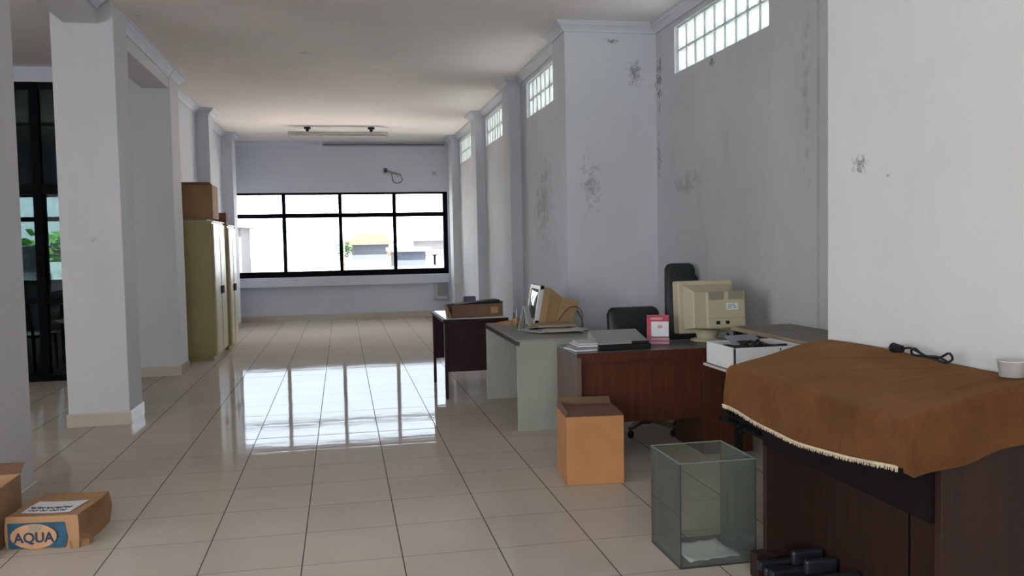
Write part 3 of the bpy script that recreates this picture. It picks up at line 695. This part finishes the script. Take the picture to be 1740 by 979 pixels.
def crt(name, loc, rz, tilt, body, W, H, label, rear_w, rear_h, yaw_screen=0, stand=True):
    """screen faces +y local, rear towards -y; origin on the desk"""
    e = empty(name, loc, rz); tag(e, label, 'monitor')
    z0 = .055 if stand else 0
    R_ = Matrix.Translation((0, 0, z0)) @ Matrix.Rotation(tilt, 4, 'X')
    bez = MB(); D = .10
    # bezel box with slightly tapered back
    bez.hexa([(-W/2, 0, 0), (W/2, 0, 0), (W/2, D, 0), (-W/2, D, 0), (-W/2, 0, H), (W/2, 0, H), (W/2, D, H), (-W/2, D, H)])
    b_ = bez.build('bezel', M[body], e, bevel=.012, seg=3, M=R_)
    sc = MB(); n = 9
    g = [[sc.bm.verts.new(((i/(n-1)-.5)*(W-.07), D+.006-.03*((i/(n-1)-.5)**2+(j/(n-1)-.5)**2)+.004, H*.56+(j/(n-1)-.5)*(H-.09))) for i in range(n)] for j in range(n)]
    for j in range(n-1):
        for i in range(n-1): sc.bm.faces.new((g[j][i], g[j][i+1], g[j+1][i+1], g[j+1][i]))
    so_ = sc.build('screen', M['screen'], e, smooth=True, M=R_); m_ = so_.modifiers.new('s', 'SOLIDIFY'); m_.thickness = .008
    w1, w2, h1, h2 = W*.88, rear_w, H*.86, rear_h; dm = .10
    zc1 = H*.50; zc2 = H*.44
    mid = MB().hexa([(-w2/2, -dm, zc2-h2/2), (w2/2, -dm, zc2-h2/2), (w1/2, .002, zc1-h1/2), (-w1/2, .002, zc1-h1/2), (-w2/2, -dm, zc2+h2/2), (w2/2, -dm, zc2+h2/2), (w1/2, .002, zc1+h1/2), (-w1/2, .002, zc1+h1/2)])
    mid.build('tube_cover', M[body], e, bevel=.012, seg=3, M=R_)
    rear = MB().box((-w2/2, -dm-.2, zc2-h2/2), (w2/2, -dm+.002, zc2+h2/2)).build('rear_housing', M[body], e, bevel=.014, seg=3, M=R_)
    yb = -dm-.2
    for s in (-1, 1):
        vg = MB()
        for k in range(9): vg.box((s*w2*.25-w2*.19, yb-.003, zc2+h2*.28+k*.006), (s*w2*.25+w2*.19, yb+.001, zc2+h2*.28+k*.006+.0045))
        vg.build('vent', M['beige_dark'], rear, M=R_)
    MB().box((-w2/2+.002, yb-.002, zc2-h2*.22), (w2/2-.002, yb, zc2-h2*.21)).build('seam', M['beige_dark'], rear, M=R_)
    lb = MB().box((.0, yb-.002, zc2+.0), (w2*.30, yb, zc2+.045)).build('rating_label', M['white_paper'], rear, M=R_)
    tx = MB()
    for k in range(4): tx.box((.01+.0*k, yb-.003, zc2+.008+k*.009), (.03+.008*k, yb-.002, zc2+.011+k*.009)); tx.box((.05, yb-.003, zc2+.012+k*.009), (.05+.006*(4-k), yb-.002, zc2+.015+k*.009))
    tx.build('label_text', M['ink'], lb, M=R_)
    for x in (-w2*.27, -w2*.03): MB().box((x, yb-.004, zc2-h2*.38), (x+.026, yb, zc2-h2*.38+.022)).build('power_socket', M['black'], rear, M=R_)
    if stand:
        MB().lathe([(0, 0), (.115, 0), (.12, .006), (.115, .014), (.07, .02), (.075, .035), (.085, .075), (0, .08)], 32).build('swivel_base', M[body], e, smooth=True)
    return e
crt('crt_monitor', (2.505, 5.62, .716), math.radians(2), math.radians(-4), 'beige', .42, .37, 'beige tube monitor seen from behind on the brown desk', .285, .25)
cm = empty('crt_monitor', (1.57, 7.22, .712)); tag(cm, 'yellowed tube monitor tilted back on the grey-green desk, screen to the left', 'monitor')
def loft(secs, name, mat, parent, bev=.008):
    mb = MB(); R = []
    for db, dt, z0, z1, w_ in secs:
        R.append([mb.bm.verts.new(q) for q in ((db, -w_/2, z0), (db, w_/2, z0), (dt, w_/2, z1), (dt, -w_/2, z1))])
    for A, B in zip(R, R[1:]):
        for k in range(4): mb.bm.faces.new((A[k], A[(k+1) % 4], B[(k+1) % 4], B[k]))
    mb.bm.faces.new(R[0][::-1]); mb.bm.faces.new(R[-1]); return mb.build(name, mat, parent, bevel=bev, seg=3)
loft([(.03, .10, .0, .335, .355), (.105, .165, .0, .325, .35)], 'tube_cover', M['yellowed'], cm)
loft([(.10, .16, .0, .322, .34), (.20, .265, .0, .245, .27)], 'tube_neck', M['yellowed'], cm)
loft([(.195, .26, .0, .242, .265), (.36, .42, .0, .205, .24)], 'rear_housing', M['yellowed'], cm)
fb = MB(); 
for (a0, a1, y0_, y1_) in ((0, 1, -.185, -.145), (0, 1, .145, .185)): fb.hexa([(.0, y0_, 0), (.04, y0_, 0), (.04, y1_, 0), (0, y1_, 0), (.065, y0_, .35), (.105, y0_, .35), (.105, y1_, .35), (.065, y1_, .35)])
for z0_, z1_ in ((0, .06), (.315, .35)):
    k0, k1 = z0_*.186, z1_*.186; fb.hexa([(k0, -.185, z0_), (.04+k0, -.185, z0_), (.04+k0, .185, z0_), (k0, .185, z0_), (k1, -.185, z1_), (.04+k1, -.185, z1_), (.04+k1, .185, z1_), (k1, .185, z1_)])
fb.build('bezel', M['offwhite'], cm, bevel=.004)
sc2 = MB(); n = 9
g = [[sc2.bm.verts.new((.012+.186*(.187+(j/(n-1)-.5)*.26)-.012*(1-((i/(n-1)-.5)*2)**2)*(1-((j/(n-1)-.5)*2)**2), (i/(n-1)-.5)*.30, .187+(j/(n-1)-.5)*.26)) for i in range(n)] for j in range(n)]
for j in range(n-1):
    for i in range(n-1): sc2.bm.faces.new((g[j][i], g[j][i+1], g[j+1][i+1], g[j+1][i]))
sc2 = sc2.build('screen', M['screen'], cm, smooth=True); sc2.modifiers.new('s', 'SOLIDIFY').thickness = .006
def tube_obj(name, pts, r, mat, label, cat='cable', n=8):
    o = MB().tube(smooth_path(pts, 8), r, n).build(name, M[mat], smooth=True); tag(o, label, cat); return o
tube_obj('cable', [(1.78, 7.02, .76), (1.85, 6.98, .86), (1.94, 7.0, .875), (1.98, 6.98, .82), (1.95, 6.9, .715)], .006, 'card_dark', 'dark cable arching over the side of the tilted yellowed monitor')
tube_obj('cable', [(1.985, 7.15, .83), (2.0, 7.08, .77), (1.98, 6.97, .712)], .008, 'teal', 'short teal cable hanging behind the tilted yellowed monitor')
def tent(name, loc, rz, w_, h, dd, label, front, back):
    e = empty(name, loc, rz); tag(e, label, 'calendar'); t_ = .003
    MB().hexa([(-w_/2, -dd/2, 0), (w_/2, -dd/2, 0), (w_/2, -dd/2+t_, 0), (-w_/2, -dd/2+t_, 0), (-w_/2, -t_, h), (w_/2, -t_, h), (w_/2, 0, h), (-w_/2, 0, h)]).build('front_card', M[front], e)
    MB().hexa([(-w_/2, dd/2-t_, 0), (w_/2, dd/2-t_, 0), (w_/2, dd/2, 0), (-w_/2, dd/2, 0), (-w_/2, 0, h), (w_/2, 0, h), (w_/2, t_, h), (-w_/2, t_, h)]).build('back_card', M[back], e)
    MB().box((-w_/2, -dd/2, 0), (w_/2, dd/2, .002)).build('base_card', M[back], e)
    return e
tent('desk_calendar', (1.50, 7.02, .70), math.radians(62), .14, .20, .10, 'plain white tent calendar seen edge-on on the grey-green desk', 'white', 'white')
e = empty('pen_cup', (1.47, 7.30, .70)); tag(e, 'small brown pen cup beside the white tent calendar', 'pen cup')
MB().lathe([(0, 0), (.03, 0), (.034, .075), (.03, .075), (.027, .008), (0, .008)], 20).build('cup', M['yellowed'], e, smooth=True)
MB().cyl((0, 0, .01), (.012, .01, .15), .004).build('pen', M['white'], e); MB().cyl((.01, 0, .01), (-.02, .0, .12), .004).build('pen', M['black'], e)
o = MB(); rr = random.Random(8); bmesh.ops.create_icosphere(o.bm, subdivisions=3, radius=.09)
for v in o.bm.verts: v.co = Vector((v.co.x*1.15, v.co.y*.8, max(-.001, v.co.z*.28*(1+.5*math.sin(20*v.co.x)*math.cos(25*v.co.y)))))
o = o.build('crumpled_bag', M['card'], bevel=0); o.location = (1.42, 7.55, .702); tag(o, 'crumpled brown paper bag on the far end of the grey-green desk', 'bag')
o = MB().box((-.10, -.04, 0), (.10, .04, .035)).build('black_adapter', M['black'], bevel=.006); o.location = (1.66, 7.60, .70); o.rotation_euler = (0, 0, .2); tag(o, 'black adapter block behind the pen cup on the grey-green desk', 'adapter')

# things on the brown desk
mg = [('white', .0), ('grey_metal', .012), ('white', .024), ('offwhite', .036)]
for k, (m_, z) in enumerate(mg):
    o = MB().box((0, 0, 0), (.155, .22, .010)).build('magazine', M[m_], bevel=.002); o.location = (1.465+.012*k, 5.33+.02*k, .7165+z); o.rotation_euler = (0, 0, math.radians(6-7*k*.5))
    tag(o, ['bottom magazine of the fanned stack at the left end of the brown desk', 'grey magazine, second from bottom of the fanned stack', 'white magazine, third from bottom of the fanned stack', 'top cream magazine of the fanned stack on the brown desk'][k], 'magazine', 'magazines on the brown desk')
sc = empty('flatbed_scanner', (1.785, 5.46, .7165), math.radians(0)); tag(sc, 'flat black based device with a grey lid on the brown desk', 'scanner')
MB().box((-.16, -.12, 0), (.20, .17, .035)).build('base', M['black'], sc, bevel=.005)
MB().hexa([(-.16, -.11, .036), (.195, -.11, .036), (.195, .17, .036), (-.16, .17, .036), (-.15, -.10, .048), (.19, -.10, .048), (.19, .16, .105), (-.15, .16, .105)]).build('lid', M['grey_lid'], sc, bevel=.004)
MB().box((.07, -.118, .036), (.185, -.09, .052)).build('knob_block', M['black'], sc, bevel=.003)
cal = tent('desk_calendar', (2.115, 5.56, .716), math.radians(-20), .15, .20, .09, 'red desk calendar with a white page standing on the brown desk', 'red', 'red')
sl = math.atan2(.045, .20)
def on_card(x0, x1, z0, z1, off, mat, name, par):
    def P(x, z): return (x, -.045+.045*z/.20-off, z)
    MB().hexa([P(x0, z0), P(x1, z0), (x1, P(x1, z0)[1]+.001, z0), (x0, P(x0, z0)[1]+.001, z0), P(x0, z1), P(x1, z1), (x1, P(x1, z1)[1]+.001, z1), (x0, P(x0, z1)[1]+.001, z1)]).build(name, M[mat], par)
on_card(-.045, .072, .055, .155, .003, 'white_paper', 'page', cal)
on_card(-.05, .075, .028, .044, .003, 'grey_metal', 'print_strip', cal)
on_card(-.05, .075, .005, .02, .003, 'pink', 'lower_strip', cal)
on_card(-.05, .03, .168, .182, .003, 'pink', 'title_strip', cal)
on_card(.0, .03, .11, .13, .0045, 'pink', 'page_mark', cal)
# chairs behind the brown desk
def rounded_back(mb, w_, h, d, r_=.06, curve=.03, n=10):
    """upholstered pad, centred in x, bottom at z=0"""
    pts = []
    for cx, cz, a0 in ((w_/2-r_, h-r_, 0), (-w_/2+r_, h-r_, 90), (-w_/2+r_*.6, r_*.6, 180), (w_/2-r_*.6, r_*.6, 270)):
        rr_ = r_ if a0 < 180 else r_*.6
        for k in range(6):
            a = math.radians(a0+k*18); pts.append((cx+rr_*math.cos(a), cz+rr_*math.sin(a)))
    for (k, (sc_, y)) in enumerate(((.94, 0), (1, .012), (1, d-.012), (.94, d))): pass
    rings = [[mb.bm.verts.new((u*s_, y+curve*(2*u/w_)**2*-1, h/2+(v-h/2)*s_)) for u, v in pts] for s_, y in ((.93, 0), (1, d*.3), (1, d*.7), (.93, d))]
    for A, B in zip(rings, rings[1:]):
        for k in range(len(pts)): mb.bm.faces.new((A[k], A[(k+1) % len(pts)], B[(k+1) % len(pts)], B[k]))
    mb.bm.faces.new(rings[0][::-1]); mb.bm.faces.new(rings[-1]); return mb
def office_chair(loc, rz, label, seat_z, bw, bh, bz, bd, buttons=False, legmat='brass', a0=10):
    e = empty('office_chair', loc, rz); tag(e, label, 'chair')
    MB().box((-min(.22, bw*.6), -.23, seat_z), (min(.22, bw*.6), .2, seat_z+.08)).build('seat', M['leather'], e, bevel=.035, seg=4, smooth=True)
    R_ = Matrix.Translation((0, .22, bz)) @ Matrix.Rotation(math.radians(-8), 4, 'X')
    bk = rounded_back(MB(), bw, bh, bd).build('backrest', M['leather'], e, smooth=True, M=R_)
    if buttons:
        for x in (-.06, .06): MB().cyl((x, -.012, bh-.11), (x, .004, bh-.11), .012).build('button', M['black'], bk, M=R_)
        rounded_back(MB(), bw*.82, bh*.9, .05).build('rear_cushion', M['leather'], bk, smooth=True, M=R_ @ Matrix.Translation((.05, bd, .0)))
    MB().box((-.03, .16, seat_z+.01), (.03, .2, bz+.08)).build('back_bracket', M['black'], e)
    MB().cyl((0, 0, .1), (0, 0, seat_z), .025).build('gas_post', M['black'], e)
    MB().cyl((0, 0, .06), (0, 0, .14), .04).build('hub', M['black'], e)
    for k in range(5):
        a = math.radians(72*k+a0); dx_, dy_ = math.cos(a), math.sin(a); nx_, ny_ = -dy_, dx_
        lg = MB().hexa([(nx_*.025, ny_*.025, .08), (-nx_*.025, -ny_*.025, .08), (dx_*.28-nx_*.015, dy_*.28-ny_*.015, .062), (dx_*.28+nx_*.015, dy_*.28+ny_*.015, .062),
                        (nx_*.025, ny_*.025, .125), (-nx_*.025, -ny_*.025, .125), (dx_*.28-nx_*.015, dy_*.28-ny_*.015, .082), (dx_*.28+nx_*.015, dy_*.28+ny_*.015, .082)]).build('base_leg', M[legmat], e)
        MB().cyl((dx_*.27-nx_*.012, dy_*.27-ny_*.012, .027), (dx_*.27+nx_*.012, dy_*.27+ny_*.012, .027), .027, n=16).cyl((dx_*.27, dy_*.27, .03), (dx_*.27, dy_*.27, .07), .008).build('caster', M['black'], lg)
    return e
office_chair((2.20, 6.05, 0), math.radians(0), 'low backed black chair on a star base behind the brown desk', .42, .42, .40, .52, .06)
office_chair((2.655, 6.45, 0), math.radians(-20), 'high backed black executive chair rising behind the beige monitor', .44, .25, .76, .48, .07, True, a0=56)

# orange carton on the floor
carton('cardboard_box', (1.445, 4.97, 0), (.345, .37, .405), math.radians(-6), 'card_orange', 'orange brown open carton on the floor before the brown desk', True, [('y-', .20, -1.48), ('y+', .05, .3), ('y+', .14, -1.45), ('x-', .035, -.5)])

# glass tank
tk = empty('glass_tank', (1.58, 3.62, 0), 0); tag(tk, 'open greenish glass tank on the floor with a paper inside', 'fish tank')
a = .178; h = .462; t_ = .006
for nm, p, q in (('glass_wall', (-a, -a, 0), (a, -a+t_, h)), ('glass_wall', (-a, a-t_, 0), (a, a, h)), ('glass_wall', (-a, -a+t_, 0), (-a+t_, a-t_, h)), ('glass_wall', (a-t_, -a+t_, 0), (a, a-t_, h)), ('glass_bottom', (-a+t_, -a+t_, .002), (a-t_, a-t_, .008))):
    MB().box(p, q).build(nm, M['tank_glass'], tk)
for p, q in (((-a, -a-.001, h), (a, -a+t_+.001, h+.004)), ((-a, a-t_, h), (a, a, h+.004)), ((-a-.001, -a, h), (-a+t_, a, h+.004)), ((a-t_, -a, h), (a+.001, a, h+.004))):
    MB().box(p, q).build('ground_edge', M['tank_edge'], tk)
for x in (-a, a):
    for y in (-a, a): MB().cyl((x*.982, y*.982, 0), (x*.982, y*.982, h), .004, n=8).build('corner_seal', M['seal'], tk)
for p, q in (((-a, -a-.001, 0), (a, -a+.007, .006)), ((-a, a-.007, 0), (a, a, .006)), ((-a-.001, -a, 0), (-a+.007, a, .006)), ((a-.007, -a, 0), (a+.001, a, .006))):
    MB().box(p, q).build('bottom_seal', M['seal'], tk)
pp = MB(); n = 9
g = [[pp.bm.verts.new((-.12+.25*i/n, -.13+.22*j/n, .012+.006*math.sin(i*1.1+j*.5)**2)) for i in range(n+1)] for j in range(n+1)]
for j in range(n):
    for i in range(n): pp.bm.faces.new((g[j][i], g[j][i+1], g[j+1][i+1], g[j+1][i]))
o = pp.build('paper_sheet', M['white_paper'], smooth=True); o.location = (1.57, 3.62, 0); o.rotation_euler = (0, 0, .1); o.modifiers.new('s', 'SOLIDIFY').thickness = .001
tag(o, 'creased white paper lying on the bottom of the glass tank', 'paper')

# low table against the bay wall, rack and white tray
tb = empty('side_table', (2.69, 4.40, 0)); tag(tb, 'grey-brown topped table against the wall, behind the white drawer', 'table')
MB().box((-.21, -.78, .835), (.215, .78, .858)).build('table_top', M['slab'], tb, bevel=.002)
MB().box((-.216, -.784, .834), (-.21, .784, .859)).box((-.21, .78, .834), (.215, .785, .859)).build('edge_band', M['slab_edge'], tb)
for x in (-.19, .2):
    for y in (-.74, .74): MB().box((x-.02, y-.02, 0), (x+.02, y+.02, .835)).build('leg', M['black'], tb)
MB().box((-.17, -.72, .74), (.22, .72, .834)).build('apron', M['black'], tb)
rk = empty('metal_rack', (2.08, 3.62, 0)); tag(rk, 'black metal rack beneath the white drawer, beside the covered organ', 'rack')
for x in (0, .33):
    for y in (0, .30, .62): MB().box((x, y, 0 if y < .5 else .38), (x+.025, y+.025, .70)).build('post', M['black'], rk)
for z in (.69, .40): MB().box((0, 0, z), (.355, .90, z+.018)).build('shelf', M['black'], rk)
wr = MB()
for k in range(14): wr.box((-.004, .3+k*.042, .41), (0, .304+k*.042, .69))
for k in range(4): wr.box((-.006, .3, .45+k*.06), (-.002, .9, .454+k*.06))
wr.build('wire_side', M['black'], rk)
MB().box((.0, .0, .04), (.02, .30, .68)).build('side_sheet', M['black'], rk)
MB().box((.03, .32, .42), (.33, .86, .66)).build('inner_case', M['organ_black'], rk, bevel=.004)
ty = empty('drawer_box', (2.03, 4.215, .722)); tag(ty, 'white open drawer box full of black cables, on the black rack', 'drawer')
MB().box((0, 0, 0), (.41, .36, .006)).box((0, 0, 0), (.01, .36, .125)).box((0, 0, 0), (.41, .01, .125)).box((.40, 0, 0), (.41, .36, .125)).box((0, .35, 0), (.41, .36, .125)).build('tray', M['white'], ty, bevel=.001)
MB().box((-.014, -.014, -.012), (.41, .37, .0)).build('bottom_lip', plain('pinkish_lip', (.62, .52, .48), .5), ty)
for i in range(5):
    rr = random.Random(40+i); x, y = 2.10+.06*i, 4.35+rr.uniform(-.05, .08)
    pts = [(x+rr.uniform(-.06, .10), y+rr.uniform(-.09, .11), .835+rr.uniform(-.03, .03)) for _ in range(7)]
    tube_obj('cable', pts, .009, 'black', 'tangled black cable inside the white drawer box'); COL.objects[-1]['group'] = 'cables in the white drawer'
o = MB().box((-.07, -.05, 0), (.07, .05, .03)).build('black_adapter', M['black'], bevel=.006); o.location = (2.25, 4.42, .80); tag(o, 'black adapter among the cables in the white drawer', 'adapter')
o = MB().box((-.10, -.07, 0), (.10, .07, .004)).build('paper_sheet', M['grey_metal']); o.location = (2.28, 4.78, .80) ; o.rotation_euler = (.25, 0, .3); tag(o, 'grey lilac paper leaning beyond the white drawer', 'paper')
o.location = (2.22, 4.47, .852); o.rotation_euler = (.35, 0, .15)
tube_obj('cable', [(2.50, 5.29, .80), (2.50, 5.26, .775), (2.515, 5.27, .73), (2.46, 5.29, .722)], .008, 'black', 'black power cable plugged into the back of the beige monitor')

# ================================================================== ORGAN
Y0, Y1 = 2.20, 3.30
og = empty('electric_organ', (1.9, (Y0+Y1)/2, 0)); tag(og, 'dark walnut electric organ under the brown cloth against the right wall', 'organ')
def O(x, y, z): return (x-1.9, y-(Y0+Y1)/2, z)
def obox(a, b, name, mat, **k): return MB().box(O(*a), O(*b)).build(name, M[mat], og, **k)
for y in (Y0, Y1-.03): obox((1.715, y, 0), (2.04, y+.03, .88), 'end_panel', 'organ_wood', bevel=.003)
obox((1.92, Y0+.03, .06), (1.945, Y1-.03, .56), 'knee_panel', 'organ_wood')
obox((1.72, Y0+.03, .565), (2.04, Y1-.03, .60), 'keybed', 'organ_black')
obox((1.70, Y0+.03, .57), (1.722, Y1-.03, .86), 'front_fascia', 'organ_black')
obox((1.64, Y0, .86), (2.04, Y1, .895), 'lid', 'organ_wood', bevel=.004)
obox((1.86, Y0, .895), (2.04, Y1, .965), 'music_top', 'organ_wood', bevel=.004)
obox((1.975, Y0+.03, .0), (2.03, Y1-.03, .90), 'back_panel', 'organ_black')
obox((1.915, 2.62, .06), (1.92, 2.625, .56), 'panel_joint', 'organ_black')
obox((1.665, Y1-.05, 0), (1.92, Y1+.02, .05), 'foot', 'organ_wood', bevel=.004)
obox((1.665, Y0-.01, 0), (1.92, Y0+.05, .05), 'foot', 'organ_wood', bevel=.004)
obox((1.655, Y1-.055, .05), (1.76, Y1-.0, .115), 'pedal_frame', 'organ_wood', bevel=.004)
nat = MB().box((1.65-1.9, -.018, .06), (1.92-1.9, .018, .098)).build('pedal', M['pedal'], og, bevel=.006)
shp = MB().box((1.65-1.9, -.014, .05), (1.92-1.9, .014, .09)).box((1.77-1.9, -.016, .09), (1.91-1.9, .016, .15)).build('sharp_pedal', M['pedal'], og, bevel=.012, seg=3)
ys = [Y1-.085-.052*k-(Y0+Y1)/2 for k in range(18)]
sharp = {1, 3, 6, 8, 10, 13, 15}
fn = fs = True
for k, y in enumerate(ys):
    if k in sharp: o = shp if fs else shp.copy(); new = not fs; fs = False
    else: o = nat if fn else nat.copy(); new = not fn; fn = False
    if new: COL.objects.link(o); o.parent = og
    o.location = (0, y, 0)

# brown cloth
cl = MB()
BX, FX, ZT, ZF = 2.035, 1.60, .995, .905
W_ = BX-FX; HG = .17
ya, yb = Y0+.0, Y1+.01
NU, NV = 120, 90
hangN, hangF, hangFr = .20, .12, .205
def cloth_pt(u, v):
    """u: distance along y from -hangN to L+hangF, v: distance from the wall edge forward, up to W_+hangFr"""
    L = yb-ya
    over_y = -u if u < 0 else (u-L if u > L else 0); over_x = max(0, v-W_)
    yc = ya+min(max(u, 0), L); xc = BX-min(v, W_)
    t = min(v, W_)/W_
    ztop = ZT-(ZT-ZF)*(t**1.3)
    ztop += .006*math.sin(6*yc+9*xc)*math.sin(7*xc*1.7)
    for k_, (c0, sl0) in enumerate(((2.62, .55), (2.75, 1.0), (2.50, .2), (2.95, 1.5))):
        dd_ = yc-(c0-.25)-sl0*(BX-xc); ztop += .0055*math.exp(-(dd_/.016)**2)*max(0, 1-abs(xc-1.88)/.17)
    ox = over_x; oy = over_y
    def rnd(s, R=.035):   # arc: s along the cloth -> outward, down
        if s <= 0: return 0, 0
        q = R*math.pi/2
        if s < q: a = s/R; return R*math.sin(a), R*(1-math.cos(a))
        return R+.03*(s-q), R+(s-q)
    both = min(ox, oy); sl_ = max(ox, oy)-.02*both; hy_ = math.hypot(ox, oy) or 1
    out_, drop = rnd(sl_); out_ += .03*(both/.2)
    outx, outy = out_*ox/hy_, out_*oy/hy_
    wv = .004*math.sin(yc*7+1)*min(1, ox/.1)+.003*math.sin(yc*19)*min(1, ox/.1)
    wy = .008*math.sin(xc*26)*min(1, oy/.1)
    sgn = -1 if u < 0 else 1
    return Vector((xc-outx-wv, yc+sgn*(outy+wy), ztop-drop))
L = yb-ya
grid = []
for j in range(NV+1):
    v = (W_+hangFr)*j/NV; row = []
    for i in range(NU+1):
        u = -hangN+(L+hangN+hangF)*i/NU
        # slanting hem: lowest near the front near corner
        vv = v*(1 if v < W_ else 1)
        if v > W_: q_ = min(max(u/L, 0), 1); vv = W_+(v-W_)*(.80+.13*q_+.17*math.sin(math.pi*q_))
        uu = u if u > 0 else u*(1.0-.12*(v/(W_+hangFr))**3)
        row.append(cl.bm.verts.new(cloth_pt(uu, vv)))
    grid.append(row)
for j in range(NV):
    for i in range(NU): cl.bm.faces.new((grid[j][i], grid[j][i+1], grid[j+1][i+1], grid[j+1][i]))
hem = [grid[NV][i].co.copy() for i in range(int(NU*hangN/(L+hangN+hangF))-4, NU+1)]
cloth = cl.build('cloth_cover', M['velour'], smooth=True); cloth.modifiers.new('s', 'SOLIDIFY').thickness = .006
tag(cloth, 'brown velour cloth with cream fringe draped over the organ', 'cloth')
fg = MB(); fg.tube([p+Vector((-.002, 0, -.002)) for p in hem], .0045, 6)
rr = random.Random(2)
for a_, b_ in zip(hem, hem[1:]):
    for s in range(3):
        p = a_.lerp(b_, s/3); fg.cyl(p, p+Vector((rr.uniform(-.004, .002), rr.uniform(-.004, .004), -.012-.006*rr.random())), .0016, .0008, 4)
fg.build('fringe', M['fringe'], cloth)
# plug lead and pot on the cloth
pc = empty('power_lead', (1.98, 2.63, 1.0)); tag(pc, 'coiled black power lead with plug on the brown cloth', 'power lead')
zz = .006
pl_ = MB().cyl((0.0, .17, .020), (0.0, .125, .020), .018, .014, 16).cyl((0, .17, .020), (0, .175, .020), .019).build('plug', M['black'], pc, bevel=.002)
MB().cyl((-.009, .175, .02), (-.009, .195, .02), .0024, n=8).cyl((.009, .175, .02), (.009, .195, .02), .0024, n=8).build('pin', M['chrome'], pl_)
MB().tube(smooth_path([(0, .13, .02), (0, .08, .03), (-.01, .03, .025), (0, -.02, .01), (.01, -.06, .012), (.0, -.12, .035), (-.01, -.15, .02), (-.02, -.13, .006), (-.01, -.07, .008), (0, 0, .01), (0, .06, .008), (.01, .085, .02), (.0, .05, .03), (0, .0, .012), (-.01, -.08, .018), (-.02, -.14, .01)], 8), .0042, 8).build('cord', M['black'], pc, smooth=True)
pt = empty('plastic_tub', (1.99, 2.245, .997)); tag(pt, 'cloudy white plastic tub at the right edge, on the brown cloth', 'tub')
MB().lathe([(0, 0), (.035, 0), (.041, .046), (.045, .047), (.045, .050), (.039, .050), (.032, .004), (0, .004)], 28).build('tub_body', M['offwhite'], pt, smooth=True)
